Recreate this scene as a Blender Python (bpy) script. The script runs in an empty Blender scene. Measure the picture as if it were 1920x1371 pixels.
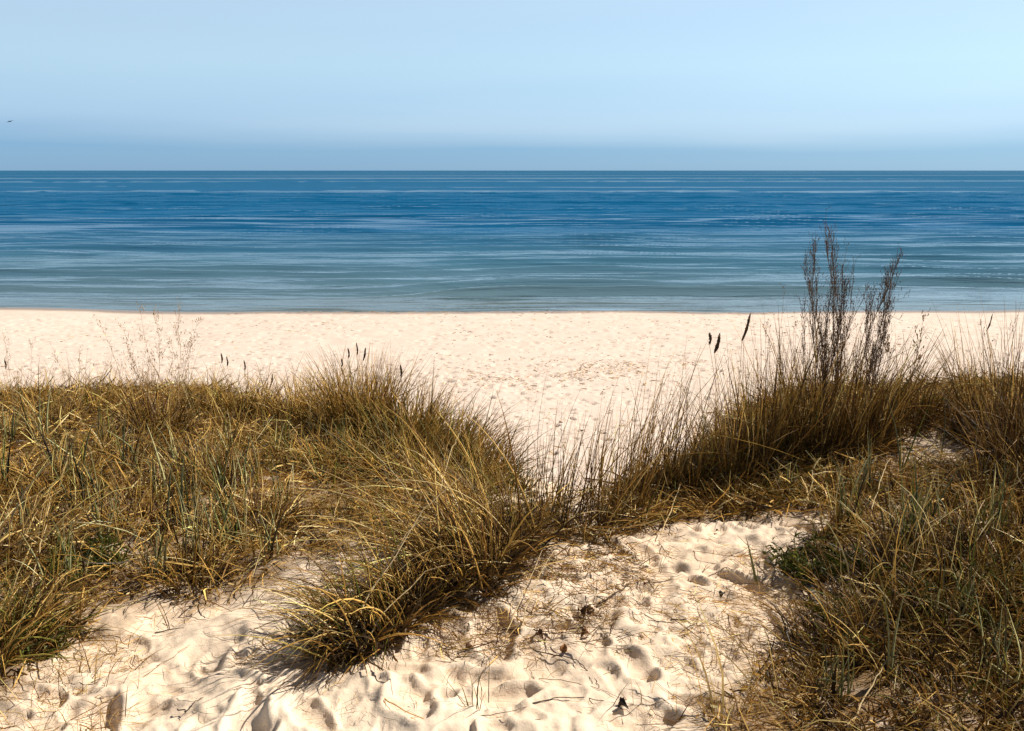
import bpy, math
import numpy as np
from mathutils import Vector
R = math.radians
rng = np.random.default_rng(11)

# ------------------------------------------------------------------ camera, sky, sun, exposure
EYE = 6.5
F = 1600.0
PITCH = math.atan(366.0 / F)
scene = bpy.context.scene
C = scene.collection
cam = bpy.data.cameras.new('camera')
cam.lens = 36.0 * F / 1920.0
cam.sensor_width = 36.0
cam.clip_start = 0.05
cam.clip_end = 60000
cam_o = bpy.data.objects.new('camera', cam)
cam_o.location = (0, 0, EYE)
cam_o.rotation_euler = (math.pi / 2 - PITCH, 0, 0)
C.objects.link(cam_o)
scene.camera = cam_o

SUN_EL, SUN_AZ = 41.0, 60.0        # azimuth from +Y towards +X
world = bpy.data.worlds.new('World')
scene.world = world
world.use_nodes = True
wn, wl = world.node_tree.nodes, world.node_tree.links
bg = wn['Background']
sky = wn.new('ShaderNodeTexSky')
sky.sky_type = 'NISHITA'
sky.sun_disc = False
sky.sun_elevation = R(SUN_EL)
sky.sun_rotation = R(SUN_AZ)
sky.altitude = 0
sky.air_density = 1.0
sky.dust_density = 0.15
sky.ozone_density = 1.6
tc = wn.new('ShaderNodeTexCoord')
sep = wn.new('ShaderNodeSeparateXYZ')
wl.new(tc.outputs['Generated'], sep.inputs[0])
ramp = wn.new('ShaderNodeValToRGB')
nz = wn.new('ShaderNodeTexNoise')
nz.inputs['Scale'].default_value = 1.0
nz.inputs['Detail'].default_value = 3
mp = wn.new('ShaderNodeMapping')
mp.inputs['Scale'].default_value = (1.2, 1.2, 16)
wl.new(tc.outputs['Generated'], mp.inputs[0])
wl.new(mp.outputs[0], nz.inputs['Vector'])
nm = wn.new('ShaderNodeMath'); nm.operation = 'MULTIPLY_ADD'
nm.inputs[1].default_value = 0.05; nm.inputs[2].default_value = -0.025
wl.new(nz.outputs['Fac'], nm.inputs[0])
ad = wn.new('ShaderNodeMath'); ad.operation = 'ADD'
wl.new(sep.outputs['Z'], ad.inputs[0]); wl.new(nm.outputs[0], ad.inputs[1])
wl.new(ad.outputs[0], ramp.inputs[0])
cr = ramp.color_ramp
SKY_STOPS = [(0.0, (0.265, 0.42, 0.63)), (0.028, (0.28, 0.43, 0.63)), (0.052, (0.50, 0.58, 0.71)),
             (0.11, (0.71, 0.74, 0.74)), (0.185, (0.84, 0.80, 0.76)), (0.26, (0.96, 0.93, 0.88)), (0.36, (0.32, 0.33, 0.36)), (0.62, (0.075, 0.08, 0.095))]  # bright band above the frame is added for the sea to reflect
cr.elements[0].position = 0; cr.elements[0].color = (*SKY_STOPS[0][1], 1)
cr.elements[1].position = SKY_STOPS[-1][0]; cr.elements[1].color = (*SKY_STOPS[-1][1], 1)
for p_, c_ in SKY_STOPS[1:-1]:
    e = cr.elements.new(p_); e.color = (*c_, 1)
mx = wn.new('ShaderNodeMix'); mx.data_type = 'RGBA'; mx.blend_type = 'MULTIPLY'
mx.inputs[0].default_value = 1.0
hz = wn.new('ShaderNodeMix'); hz.data_type = 'RGBA'; hz.inputs[0].default_value = 0.5      # flat sky colour mixed in to even out left and right
wl.new(sky.outputs[0], hz.inputs[6]); hz.inputs[7].default_value = (3.55, 4.95, 6.5, 1)
wl.new(hz.outputs[2], mx.inputs[6]); wl.new(ramp.outputs[0], mx.inputs[7])
wl.new(mx.outputs[2], bg.inputs[0])
bg.inputs[1].default_value = 0.132

sun = bpy.data.lights.new('sun', 'SUN')
sun.energy = 5.0
sun.angle = R(0.5)
sun.color = (1.0, 0.93, 0.82)
sun_o = bpy.data.objects.new('sun', sun)
sd = Vector((math.sin(R(SUN_AZ)) * math.cos(R(SUN_EL)), math.cos(R(SUN_AZ)) * math.cos(R(SUN_EL)), math.sin(R(SUN_EL))))
sun_o.rotation_euler = sd.to_track_quat('Z', 'Y').to_euler()
sun_o.location = (10, 5, 20)
C.objects.link(sun_o)

vs = scene.view_settings
vs.view_transform = 'Standard'
vs.look = 'None'
vs.gamma = 1
vs.use_curve_mapping = False
vs.exposure = 0.5

# ------------------------------------------------------------------ noise
_T = np.random.default_rng(5).random((256, 256))
def vnoise(x, y, seed=0):
    x = np.asarray(x, float) + seed * 17.31; y = np.asarray(y, float) + seed * 9.77
    xi = np.floor(x).astype(np.int64); yi = np.floor(y).astype(np.int64)
    fx = x - xi; fy = y - yi
    fx = fx * fx * (3 - 2 * fx); fy = fy * fy * (3 - 2 * fy)
    a = _T[xi & 255, yi & 255]; b = _T[(xi + 1) & 255, yi & 255]
    c = _T[xi & 255, (yi + 1) & 255]; d = _T[(xi + 1) & 255, (yi + 1) & 255]
    return (a + (b - a) * fx) * (1 - fy) + (c + (d - c) * fx) * fy
def fbm(x, y, o=4, seed=0):
    s = 0; a = 0.5; t = 0
    for i in range(o):
        s = s + a * vnoise(x * 2 ** i, y * 2 ** i, seed + i * 3); t += a; a *= 0.5
    return s / t
def pits(x, y, cell, prob, size, seed, asp=1.8, crisp=False):
    """dents left by feet: jittered oval hollows with a low rim; returns height in -1..0.3"""
    xi = np.floor(x / cell).astype(np.int64); yi = np.floor(y / cell).astype(np.int64)
    out = np.zeros_like(x)
    for dx in (-1, 0, 1):
        for dy in (-1, 0, 1):
            cx = (xi + dx + seed * 31) & 255; cy = (yi + dy + seed * 57) & 255
            r1 = _T[cx, cy]; r2 = _T[cy, cx]; r3 = _T[(cx + 91) & 255, (cy + 13) & 255]; r4 = _T[(cx + 7) & 255, (cy + 171) & 255]
            px = (xi + dx + 0.15 + 0.7 * r1) * cell; py = (yi + dy + 0.15 + 0.7 * r2) * cell
            an = r3 * math.pi
            ux = x - px; uy = y - py
            a = (ux * np.cos(an) + uy * np.sin(an)) / (size * asp * (0.7 + 0.5 * r4))
            b = (-ux * np.sin(an) + uy * np.cos(an)) / (size * (0.7 + 0.5 * r4))
            q = np.sqrt(a * a + b * b)
            prof = (np.where(q < 1, -(1 - q ** 3), 0) + 0.4 * np.exp(-((q - 1.15) / 0.22) ** 2)) if crisp else (-np.exp(-(q * 1.15) ** 4) + 0.34 * np.exp(-((q - 1.22) / 0.26) ** 2))
            out = np.where(r4 < prob, out + prof * (0.5 + 0.8 * r1), out)
    return out
def sstep(a, b, v):
    t = np.clip((v - a) / (b - a), 0, 1)
    return t * t * (3 - 2 * t)

# ------------------------------------------------------------------ the lie of the land
CX = np.array([-30, -12, -5, -2.6, -1.3, -0.75, -0.3, 0.1, 0.6, 1.1, 1.7, 2.6, 4.2, 12, 30], float)
CY = np.array([8, 7.6, 7.1, 7.1, 6.9, 6.4, 5.6, 4.9, 4.6, 5.0, 6.2, 6.9, 7.0, 7.6, 8], float)
def crest(x):
    w = 0.55 * sstep(1.0, 2.5, np.abs(x - 0.4)) * (fbm(x * 1.1, x * 0, 2, 71) - 0.5)
    return w + (np.interp(x, CX, CY) + np.interp(x - 0.25, CX, CY) + np.interp(x + 0.25, CX, CY)) / 3
def shore(x):
    return 38.0 + 1.7 * sstep(7, 17, np.abs(x - 0.5)) + 0.0016 * x * x * np.exp(-np.abs(x) / 60) + 0.25 * np.sin(x * 0.21 + 1) + 0.15 * np.sin(x * 0.5)
def macro(x, y):
    x = np.asarray(x, float); y = np.asarray(y, float)
    top = 4.90 - 0.06 * (y - 2.2)
    top = top + 0.10 * (fbm(x * 0.7, y * 0.7, 2, 3) - 0.5)
    top = top + 0.10 * np.exp(-(((x + 0.35) / 0.55) ** 2 + ((y - 3.5) / 0.6) ** 2))      # sand caught by the middle tuft
    top = top + 0.14 * sstep(0.9, 2.4, x) * sstep(1.8, 3.6, y)
    top = top + 0.08 * sstep(-1.2, -3.2, x)
    d = y - crest(x)
    k = 0.22
    dune = top - 0.52 * (np.logaddexp(0, d / k) * k)
    beach = 0.95 - 0.016 * (np.clip(y, 0, 38) - 12) + 0.10 * (fbm(x * 0.12, y * 0.12, 2, 9) - 0.5)
    beach = beach - 0.22 * sstep(7, 17, np.abs(x - 0.5)) * sstep(28, 36.5, y)
    sh = shore(x)
    beach = beach - (beach + 0.0) * sstep(sh - 1.8, sh + 0.05, y) - 0.10 * np.clip(y - sh, 0, 40)
    k2 = 0.22
    z = np.logaddexp(dune / k2, beach / k2) * k2
    return z
fw = np.array([0, math.cos(PITCH), -math.sin(PITCH)]); up = np.array([0, math.sin(PITCH), math.cos(PITCH)])
def ground(px, py, tmax=60):
    """point of the ground that is seen at a place of the photograph"""
    px = np.atleast_1d(np.asarray(px, float)); py = np.atleast_1d(np.asarray(py, float))
    d = fw[None] + ((px - 960) / F)[:, None] * np.array([[1, 0, 0]]) + ((685.5 - py) / F)[:, None] * up[None]
    lo = np.full(len(px), 0.5); t = lo.copy(); hit = np.zeros(len(px), bool); hi = lo.copy()
    while t.min() < tmax and not hit.all():
        p = d * t[:, None]; b = (p[:, 2] + EYE) < macro(p[:, 0], p[:, 1])
        hi = np.where(b & ~hit, t, hi); hit |= b
        lo = np.where(hit, lo, t); t = t + 0.02 * np.maximum(1, t * 0.5)
        if t.max() > tmax: break
    for _ in range(14):
        m = (lo + hi) / 2; p = d * m[:, None]; b = (p[:, 2] + EYE) < macro(p[:, 0], p[:, 1])
        hi = np.where(b, m, hi); lo = np.where(b, lo, m)
    p = d * hi[:, None]
    return p[:, 0], p[:, 1]
def project(x, y, z):
    q = np.stack([x, y, z - EYE], -1)
    dd = q @ fw
    return 960 + F * q[..., 0] / dd, 685.5 - F * (q @ up) / dd
def in_poly(x, y, P):
    x = np.asarray(x); y = np.asarray(y); c = np.zeros(x.shape, bool)
    n = len(P); j = n - 1
    for i in range(n):
        xi, yi = P[i]; xj, yj = P[j]
        with np.errstate(divide='ignore', invalid='ignore'):
            c ^= ((yi > y) != (yj > y)) & (x < (xj - xi) * (y - yi) / (yj - yi + 1e-12) + xi)
        j = i
    return c
def poly(pts, extra=()):
    gx, gy = ground([p[0] for p in pts], [p[1] for p in pts])
    return [(a, b) for a, b in zip(gx, gy)] + list(extra)

# vegetated ground: left of the path, the strip beyond it, and the right-hand bank
LEFT = poly([(-400, 1400), (0, 1290), (120, 1215), (250, 1170), (400, 1110), (520, 1085), (640, 1050), (760, 1030), (860, 1040), (960, 1060), (1060, 1030),
             (1160, 990), (1170, 962), (1080, 965), (1000, 950), (905, 930)], [(-0.35, 5.0), (-0.5, 6.2), (-1.2, 7.4), (-3, 8.3), (-6, 8.9), (-14, 9.4), (-14, 2)])
RIGHT = poly([(1160, 990), (1260, 975), (1350, 962), (1450, 975), (1560, 985), (1600, 1030), (1590, 1090), (1530, 1130), (1500, 1200), (1440, 1290), (1400, 1371), (1390, 1500)],
             [(3.0, 1.0), (14, 1), (14, 9.4), (5, 8.6), (2.6, 7.9), (1.5, 6.6), (0.95, 5.5), (0.7, 4.9), (0.55, 4.6)])
SANDY = [poly([(1010, 940), (1040, 900), (1190, 900), (1165, 975), (1120, 1000), (1040, 985)]), poly([(1690, 800), (1760, 783), (1850, 788), (1870, 815), (1840, 862), (1720, 872), (1630, 868), (1640, 832)]), poly([(905, 930), (940, 900), (1000, 895), (1010, 930), (980, 950), (930, 955)])]
def veg_mask(x, y, w=0.09):
    n = (fbm(x * 3, y * 3, 3, 21) - 0.5) * 0.5; n2 = (fbm(x * 3, y * 3, 3, 27) - 0.5) * 0.5
    s = np.zeros(np.shape(x))
    for ox, oy in ((0, 0), (w, 0), (-w, 0), (0, w), (0, -w)):
        X = x + n + ox; Y = y + n2 + oy
        s = s + (in_poly(X, Y, LEFT) | in_poly(X, Y, RIGHT))
    for S_ in SANDY: s = np.where(in_poly(x + n * 0.3, y + n2 * 0.3, S_), s * 0.3, s)
    return s / 5.0

# ------------------------------------------------------------------ object helpers
def tag(o, label=None, cat=None, group=None, kind=None):
    if label: o['label'] = label
    if cat: o['category'] = cat
    if group: o['group'] = group
    if kind: o['kind'] = kind
    return o
def empty(name, loc, rz=0.0):
    o = bpy.data.objects.new(name, None)
    o.location = loc; o.rotation_euler = (0, 0, rz); o.empty_display_size = 0.1
    C.objects.link(o)
    return o
class MB:
    """collects quads / tris with a colour per vertex and links them as one mesh object"""
    def __init__(s): s.v = []; s.q = []; s.t = []; s.c = []; s.n = 0
    def add(s, v, q=None, t=None, c=(0.5, 0.5, 0.5)):
        v = np.asarray(v, float).reshape(-1, 3)
        c = np.asarray(c, float)
        if c.ndim == 1: c = np.tile(c[:3], (len(v), 1))
        s.v.append(v); s.c.append(c)
        if q is not None and len(q): s.q.append(np.asarray(q).reshape(-1, 4) + s.n)
        if t is not None and len(t): s.t.append(np.asarray(t).reshape(-1, 3) + s.n)
        s.n += len(v)
    def build(s, name, mat, parent=None, origin=None, smooth=True):
        v = np.concatenate(s.v); c = np.concatenate(s.c)
        q = np.concatenate(s.q) if s.q else np.zeros((0, 4), int)
        t = np.concatenate(s.t) if s.t else np.zeros((0, 3), int)
        if parent is not None and origin is None: origin = parent.location
        if origin is not None: v = v - np.array(origin)[None]
        me = bpy.data.meshes.new(name)
        me.vertices.add(len(v)); me.vertices.foreach_set('co', v.astype(np.float32).ravel())
        nl = len(q) * 4 + len(t) * 3
        me.loops.add(nl); me.loops.foreach_set('vertex_index', np.concatenate([q.ravel(), t.ravel()]).astype(np.int32))
        me.polygons.add(len(q) + len(t))
        st = np.concatenate([np.arange(len(q)) * 4, len(q) * 4 + np.arange(len(t)) * 3]).astype(np.int32)
        me.polygons.foreach_set('loop_start', st)
        me.polygons.foreach_set('use_smooth', np.full(len(q) + len(t), smooth))
        at = me.attributes.new('Col', 'FLOAT_COLOR', 'POINT')
        at.data.foreach_set('color', np.concatenate([np.clip(c, 0, 1), np.ones((len(c), 1))], 1).astype(np.float32).ravel())
        me.update(calc_edges=True); me.validate()
        me.materials.append(mat)
        o = bpy.data.objects.new(name, me)
        if parent is not None: o.parent = parent
        elif origin is not None: o.location = origin
        C.objects.link(o)
        return o

def tubes(mb, P, Rr, col, sides=3, flat=1.0):
    """P (N,K,3) polylines, Rr (N,K) radii; sides=2 gives a ribbon"""
    N, K, _ = P.shape
    T = np.empty_like(P); T[:, 1:-1] = P[:, 2:] - P[:, :-2]; T[:, 0] = P[:, 1] - P[:, 0]; T[:, -1] = P[:, -1] - P[:, -2]
    T /= np.linalg.norm(T, axis=2, keepdims=True) + 1e-9
    ref = rng.normal(size=(N, 1, 3)); ref[:, :, 2] *= 0.3
    S = np.cross(T, ref); S /= np.linalg.norm(S, axis=2, keepdims=True) + 1e-9
    B = np.cross(T, S)
    rings = []
    for k in range(sides):
        a = 2 * math.pi * k / sides
        rings.append(P + S * (math.cos(a) * Rr)[..., None] + B * (math.sin(a) * Rr * flat)[..., None])
    V = np.stack(rings, 2)                      # N,K,sides,3
    idx = np.arange(N * K * sides).reshape(N, K, sides)
    if sides == 2:
        q = np.stack([idx[:, :-1, 0], idx[:, :-1, 1], idx[:, 1:, 1], idx[:, 1:, 0]], -1)
    else:
        nx = np.roll(idx, -1, axis=2)
        q = np.stack([idx[:, :-1], nx[:, :-1], nx[:, 1:], idx[:, 1:]], -1)
    col = np.asarray(col, float)
    if col.ndim == 2: col = np.repeat(col[:, None], K, 1)
    cc = np.repeat(col[:, :, None], sides, 2).reshape(-1, 3)
    mb.add(V.reshape(-1, 3), q.reshape(-1, 4), None, cc)

def arcs(P0, az, lean, curl, L, segs=5, pw=1.3, wob=0.03):
    """blade centre lines; lean from the vertical at the root, curl more of it by the tip (radians)"""
    N = len(az); s = np.linspace(0, 1, segs + 1)
    th = lean[:, None] + curl[:, None] * ((s[:-1] + s[1:]) / 2)[None] ** pw
    if segs >= 3:      # some blades are snapped over
        kk = np.where(rng.random((N, 1)) < 0.16, rng.normal(0.7, 0.6, (N, 1)), 0); at_ = rng.integers(1, segs, (N, 1))
        th = th + kk * (np.arange(segs)[None] >= at_)
    ds = (L / segs)[:, None]
    hx = np.concatenate([np.zeros((N, 1)), np.cumsum(np.sin(th) * ds, 1)], 1)
    hz = np.concatenate([np.zeros((N, 1)), np.cumsum(np.cos(th) * ds, 1)], 1)
    side = (rng.normal(size=(N, 1)) * wob * L[:, None]) * np.sin(s * rng.uniform(1.5, 4.5, (N, 1)))
    P = np.empty((N, segs + 1, 3))
    ca = np.cos(az)[:, None]; sa = np.sin(az)[:, None]
    P[:, :, 0] = P0[:, 0:1] + hx * ca - side * sa
    P[:, :, 1] = P0[:, 1:2] + hx * sa + side * ca
    P[:, :, 2] = P0[:, 2:3] + hz
    return P
def taper(N, segs, W, tip=0.12):
    s = np.linspace(0, 1, segs + 1); W = W * np.clip(np.exp(rng.normal(0, 0.34, N)), 0.45, 1.6)
    return W[:, None] * (np.minimum(1, 0.75 + s * 1.5) * (1 - (1 - tip) * s ** 1.8))[None]

PAL = {
 'blade': [(0.34, 0.30, 0.24), (0.23, 0.21, 0.17), (0.13, 0.13, 0.10), (0.46, 0.38, 0.28), (0.06, 0.065, 0.055), (0.17, 0.17, 0.10)],
 'straw': [(0.60, 0.42, 0.19), (0.50, 0.33, 0.13), (0.66, 0.50, 0.27), (0.40, 0.25, 0.09), (0.30, 0.18, 0.065)],
 'pale':  [(0.70, 0.56, 0.34), (0.64, 0.47, 0.25), (0.74, 0.62, 0.42), (0.52, 0.36, 0.17)],
 'fine':  [(0.42, 0.27, 0.10), (0.34, 0.21, 0.075), (0.52, 0.35, 0.15), (0.24, 0.15, 0.05), (0.20, 0.14, 0.045)],
 'brown': [(0.16, 0.09, 0.035), (0.22, 0.13, 0.05), (0.10, 0.06, 0.03), (0.30, 0.18, 0.08)],
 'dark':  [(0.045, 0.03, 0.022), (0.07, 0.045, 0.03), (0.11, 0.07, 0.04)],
 'olive': [(0.15, 0.13, 0.035), (0.10, 0.095, 0.03), (0.20, 0.16, 0.05), (0.08, 0.09, 0.025)],
 'green': [(0.050, 0.062, 0.016), (0.075, 0.082, 0.022), (0.032, 0.042, 0.012)],
 'grey':  [(0.20, 0.21, 0.15), (0.13, 0.15, 0.10), (0.26, 0.25, 0.18), (0.09, 0.10, 0.07)],
}
for k_ in PAL: PAL[k_] = [tuple(np.array(c_) * {'straw': (1.45, 1.34, .88), 'pale': (1.2, 1.16, .9), 'fine': (1.22, 1.10, .60), 'brown': (1.0, .86, .50), 'dark': (.7, .7, .55)}.get(k_, (1.3, 1.35, .8))) for c_ in PAL[k_]]
def cols(names, N, jit=0.22):
    """names: dict palette->weight"""
    ks = list(names); w = np.array([names[k] for k in ks], float); w /= w.sum()
    pick = rng.choice(len(ks), N, p=w); out = np.empty((N, 3))
    for i, k in enumerate(ks):
        m = pick == i; p = np.array(PAL[k]); out[m] = p[rng.integers(0, len(p), m.sum())]
    return out * (1 + jit * rng.normal(size=(N, 1)))
def bleach_shade(c, K):
    """blades are browner at the sheath, paler towards the tip; shade painted in at the root"""
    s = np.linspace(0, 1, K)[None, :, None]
    return c[:, None, :] * (0.26 + 1.04 * s) + np.array([0.008, 0.002, 0.0]) * (1 - s)  # root end darkened further to paint in the shade of clump bases

# ------------------------------------------------------------------ materials
def mat_new(name):
    m = bpy.data.materials.new(name); m.use_nodes = True
    return m, m.node_tree.nodes, m.node_tree.links
def plant_mat(name, rough=0.5, trans=0.15, spec=0.18):
    m, n, l = mat_new(name)
    b = n['Principled BSDF']; out = n['Material Output']
    a = n.new('ShaderNodeAttribute'); a.attribute_name = 'Col'
    nz = n.new('ShaderNodeTexNoise'); nz.inputs['Scale'].default_value = 60; nz.inputs['Detail'].default_value = 2
    t = n.new('ShaderNodeTexCoord'); l.new(t.outputs['Object'], nz.inputs['Vector'])
    mr = n.new('ShaderNodeMapRange'); mr.inputs[1].default_value = 0.3; mr.inputs[2].default_value = 0.7
    mr.inputs[3].default_value = 0.78; mr.inputs[4].default_value = 1.18
    l.new(nz.outputs['Fac'], mr.inputs[0])
    vm = n.new('ShaderNodeVectorMath'); vm.operation = 'SCALE'
    l.new(a.outputs['Color'], vm.inputs[0]); l.new(mr.outputs[0], vm.inputs['Scale'])
    l.new(vm.outputs[0], b.inputs['Base Color'])
    b.inputs['Roughness'].default_value = rough
    b.inputs['Specular IOR Level'].default_value = spec
    if trans:
        tr = n.new('ShaderNodeBsdfTranslucent'); l.new(vm.outputs[0], tr.inputs[0])
        ms = n.new('ShaderNodeMixShader'); ms.inputs[0].default_value = trans
        l.new(b.outputs[0], ms.inputs[1]); l.new(tr.outputs[0], ms.inputs[2]); l.new(ms.outputs[0], out.inputs[0])
    return m
M_DRY = plant_mat('dry_grass')
M_GREEN = plant_mat('green_blade', 0.5, 0.2)
M_WOOD = plant_mat('woody_stem', 0.75, 0.0, 0.2)
M_LEAF = plant_mat('dead_leaf', 0.6, 0.12)
M_BIRD = plant_mat('bird_plumage', 0.7, 0.0)

def ground_mat():
    m, n, l = mat_new('sand')
    b = n['Principled BSDF']
    a = n.new('ShaderNodeAttribute'); a.attribute_name = 'Col'
    sp = n.new('ShaderNodeSeparateColor'); l.new(a.outputs['Color'], sp.inputs[0])   # R litter, G wet, B distance zone (0 dune, 1 beach)
    t = n.new('ShaderNodeTexCoord')
    def noise(sc, det, rough=0.5):
        x = n.new('ShaderNodeTexNoise'); x.inputs['Scale'].default_value = sc; x.inputs['Detail'].default_value = det
        x.inputs['Roughness'].default_value = rough; l.new(t.outputs['Object'], x.inputs['Vector']); return x
    def mix(f, A, B):
        x = n.new('ShaderNodeMix'); x.data_type = 'RGBA'
        if hasattr(f, 'is_linked'): l.new(f, x.inputs[0])
        else: x.inputs[0].default_value = f
        for k, s in ((6, A), (7, B)):
            if isinstance(s, tuple): x.inputs[k].default_value = (*s, 1)
            else: l.new(s, x.inputs[k])
        return x.outputs[2]
    def mr(src, a0, a1, b0=0.0, b1=1.0):
        x = n.new('ShaderNodeMapRange'); l.new(src, x.inputs[0])
        for k, v in zip((1, 2, 3, 4), (a0, a1, b0, b1)): x.inputs[k].default_value = v
        return x.outputs[0]
    def math_(op, A, B):
        x = n.new('ShaderNodeMath'); x.operation = op
        for k, s in ((0, A), (1, B)):
            if isinstance(s, float): x.inputs[k].default_value = s
            else: l.new(s, x.inputs[k])
        return x.outputs[0]
    big = noise(1.6, 4); gr = noise(420, 2, 0.7); mid = noise(22, 4, 0.6)
    dune = mix(mr(big.outputs['Fac'], 0.35, 0.65), (0.70, 0.545, 0.40), (0.78, 0.63, 0.48))
    beach = mix(mr(big.outputs['Fac'], 0.3, 0.7), (0.66, 0.53, 0.44), (0.74, 0.615, 0.52))
    sand = mix(sp.outputs[2], dune, beach)
    sand = mix(mr(gr.outputs['Fac'], 0.42, 0.30, 0.0, 0.45), sand, (0.28, 0.19, 0.12))
    litter = mix(mr(mid.outputs['Fac'], 0.38, 0.62), (0.10, 0.060, 0.028), (0.30, 0.19, 0.095))
    lf = math_('MULTIPLY', sp.outputs[0], mr(noise(9, 5, 0.65).outputs['Fac'], 0.34, 0.52, 0.45, 1.0))
    col = mix(lf, sand, litter)
    col = mix(sp.outputs[1], col, (0.30, 0.215, 0.15))
    l.new(col, b.inputs['Base Color'])
    l.new(mr(sp.outputs[1], 0, 1, 0.92, 0.28), b.inputs['Roughness'])
    b.inputs['Specular IOR Level'].default_value = 0.15
    bp = n.new('ShaderNodeBump'); bp.inputs['Distance'].default_value = 0.006; bp.inputs['Strength'].default_value = 0.7
    hgt = math_('ADD', math_('MULTIPLY', mid.outputs['Fac'], 1.0), math_('MULTIPLY', noise(130, 3, 0.6).outputs['Fac'], 0.35))
    l.new(hgt, bp.inputs['Height']); l.new(bp.outputs[0], b.inputs['Normal'])
    return m
def sea_mat():
    m, n, l = mat_new('sea_water')
    b = n['Principled BSDF']
    t = n.new('ShaderNodeTexCoord'); g = n.new('ShaderNodeSeparateXYZ'); l.new(t.outputs['Object'], g.inputs[0])
    lg = n.new('ShaderNodeMath'); lg.operation = 'LOGARITHM'; lg.inputs[1].default_value = 10.0; l.new(g.outputs['Y'], lg.inputs[0])
    wv = n.new('ShaderNodeTexNoise'); wv.inputs['Scale'].default_value = 1; wv.inputs['Detail'].default_value = 4
    mpp = n.new('ShaderNodeMapping'); mpp.inputs['Scale'].default_value = (0.012, 0.05, 1); l.new(t.outputs['Object'], mpp.inputs[0]); l.new(mpp.outputs[0], wv.inputs['Vector'])
    ma = n.new('ShaderNodeMath'); ma.operation = 'MULTIPLY_ADD'; ma.inputs[1].default_value = 0.25; l.new(wv.outputs['Fac'], ma.inputs[0]); l.new(lg.outputs[0], ma.inputs[2])
    mr = n.new('ShaderNodeMapRange'); l.new(ma.outputs[0], mr.inputs[0]); mr.inputs[1].default_value = 1.6 + 0.12; mr.inputs[2].default_value = 3.0 + 0.12
    rp = n.new('ShaderNodeValToRGB'); l.new(mr.outputs[0], rp.inputs[0])
    st = [(0.0, (0.12, 0.15, 0.13)), (0.03, (0.115, 0.195, 0.235)), (0.14, (0.06, 0.165, 0.245)), (0.30, (0.008, 0.11, 0.245)), (0.5, (0.003, 0.097, 0.225)), (1.0, (0.001, 0.09, 0.20))]
    e = rp.color_ramp; e.elements[0].color = (*st[0][1], 1); e.elements[1].color = (*st[-1][1], 1)
    for p_, c_ in st[1:-1]:
        k = e.elements.new(p_); k.color = (*c_, 1)
    l.new(rp.outputs[0], b.inputs['Base Color'])
    # small wind ripples; long in x, short in y, several sizes
    def rip(sx, sy, det, seed):
        q = n.new('ShaderNodeMapping'); q.inputs['Scale'].default_value = (sx, sy, 1); q.inputs['Location'].default_value = (seed, seed * 2, 0)
        q.inputs['Rotation'].default_value = (0, 0, R(2 + seed * 0.3))
        l.new(t.outputs['Object'], q.inputs[0]); w = n.new('ShaderNodeTexNoise'); w.inputs['Scale'].default_value = 1
        w.inputs['Detail'].default_value = det; w.inputs['Roughness'].default_value = 0.55; l.new(q.outputs[0], w.inputs['Vector']); return w.outputs['Fac']
    hs = [(rip(0.9, 3.2, 3, 1), 0.028), (rip(0.10, 0.55, 4, 4), 0.16), (rip(0.02, 0.11, 4, 9), 0.8)]
    acc = None
    for s_, w_ in hs:
        x = n.new('ShaderNodeMath'); x.operation = 'MULTIPLY_ADD'; x.inputs[1].default_value = w_; l.new(s_, x.inputs[0])
        if acc is not None: l.new(acc, x.inputs[2])
        else: x.inputs[2].default_value = 0
        acc = x.outputs[0]
    # calm slicks far out
    sl = rip(0.0009, 0.012, 2, 3); ms = n.new('ShaderNodeMapRange'); l.new(sl, ms.inputs[0]); ms.inputs[1].default_value = 0.56; ms.inputs[2].default_value = 0.60
    ms.inputs[3].default_value = 1.0; ms.inputs[4].default_value = 0.12
    bp = n.new('ShaderNodeBump'); bp.inputs['Distance'].default_value = 1.0
    l.new(ms.outputs[0], bp.inputs['Strength'])
    l.new(acc, bp.inputs['Height'])
    # unresolved waves keep a far rough sea from mirroring like a still one: reflectance capped, except on the slicks
    n.remove(b)
    df = n.new('ShaderNodeBsdfDiffuse'); l.new(rp.outputs[0], df.inputs[0]); l.new(bp.outputs[0], df.inputs['Normal'])
    gl = n.new('ShaderNodeBsdfGlossy'); gl.inputs['Roughness'].default_value = 0.05; l.new(bp.outputs[0], gl.inputs['Normal'])
    fr = n.new('ShaderNodeFresnel'); fr.inputs['IOR'].default_value = 1.42; l.new(bp.outputs[0], fr.inputs['Normal'])
    cap = n.new('ShaderNodeMapRange'); l.new(mr.outputs[0], cap.inputs[0]); cap.inputs[1].default_value = 0.04; cap.inputs[2].default_value = 0.36
    cap.inputs[3].default_value = 1.15; cap.inputs[4].default_value = 0.16
    sk = n.new('ShaderNodeMapRange'); l.new(ms.outputs[0], sk.inputs[0]); sk.inputs[1].default_value = 0.12; sk.inputs[2].default_value = 1.0; sk.inputs[3].default_value = 0.5; sk.inputs[4].default_value = 0.0
    c2 = n.new('ShaderNodeMath'); c2.operation = 'ADD'; l.new(cap.outputs[0], c2.inputs[0]); l.new(sk.outputs[0], c2.inputs[1])
    f2 = n.new('ShaderNodeMath'); f2.operation = 'MULTIPLY'; f2.use_clamp = True; l.new(fr.outputs[0], f2.inputs[0]); l.new(c2.outputs[0], f2.inputs[1])
    mxs = n.new('ShaderNodeMixShader'); l.new(f2.outputs[0], mxs.inputs[0]); l.new(df.outputs[0], mxs.inputs[1]); l.new(gl.outputs[0], mxs.inputs[2])
    l.new(mxs.outputs[0], n['Material Output'].inputs[0])
    return m

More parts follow.
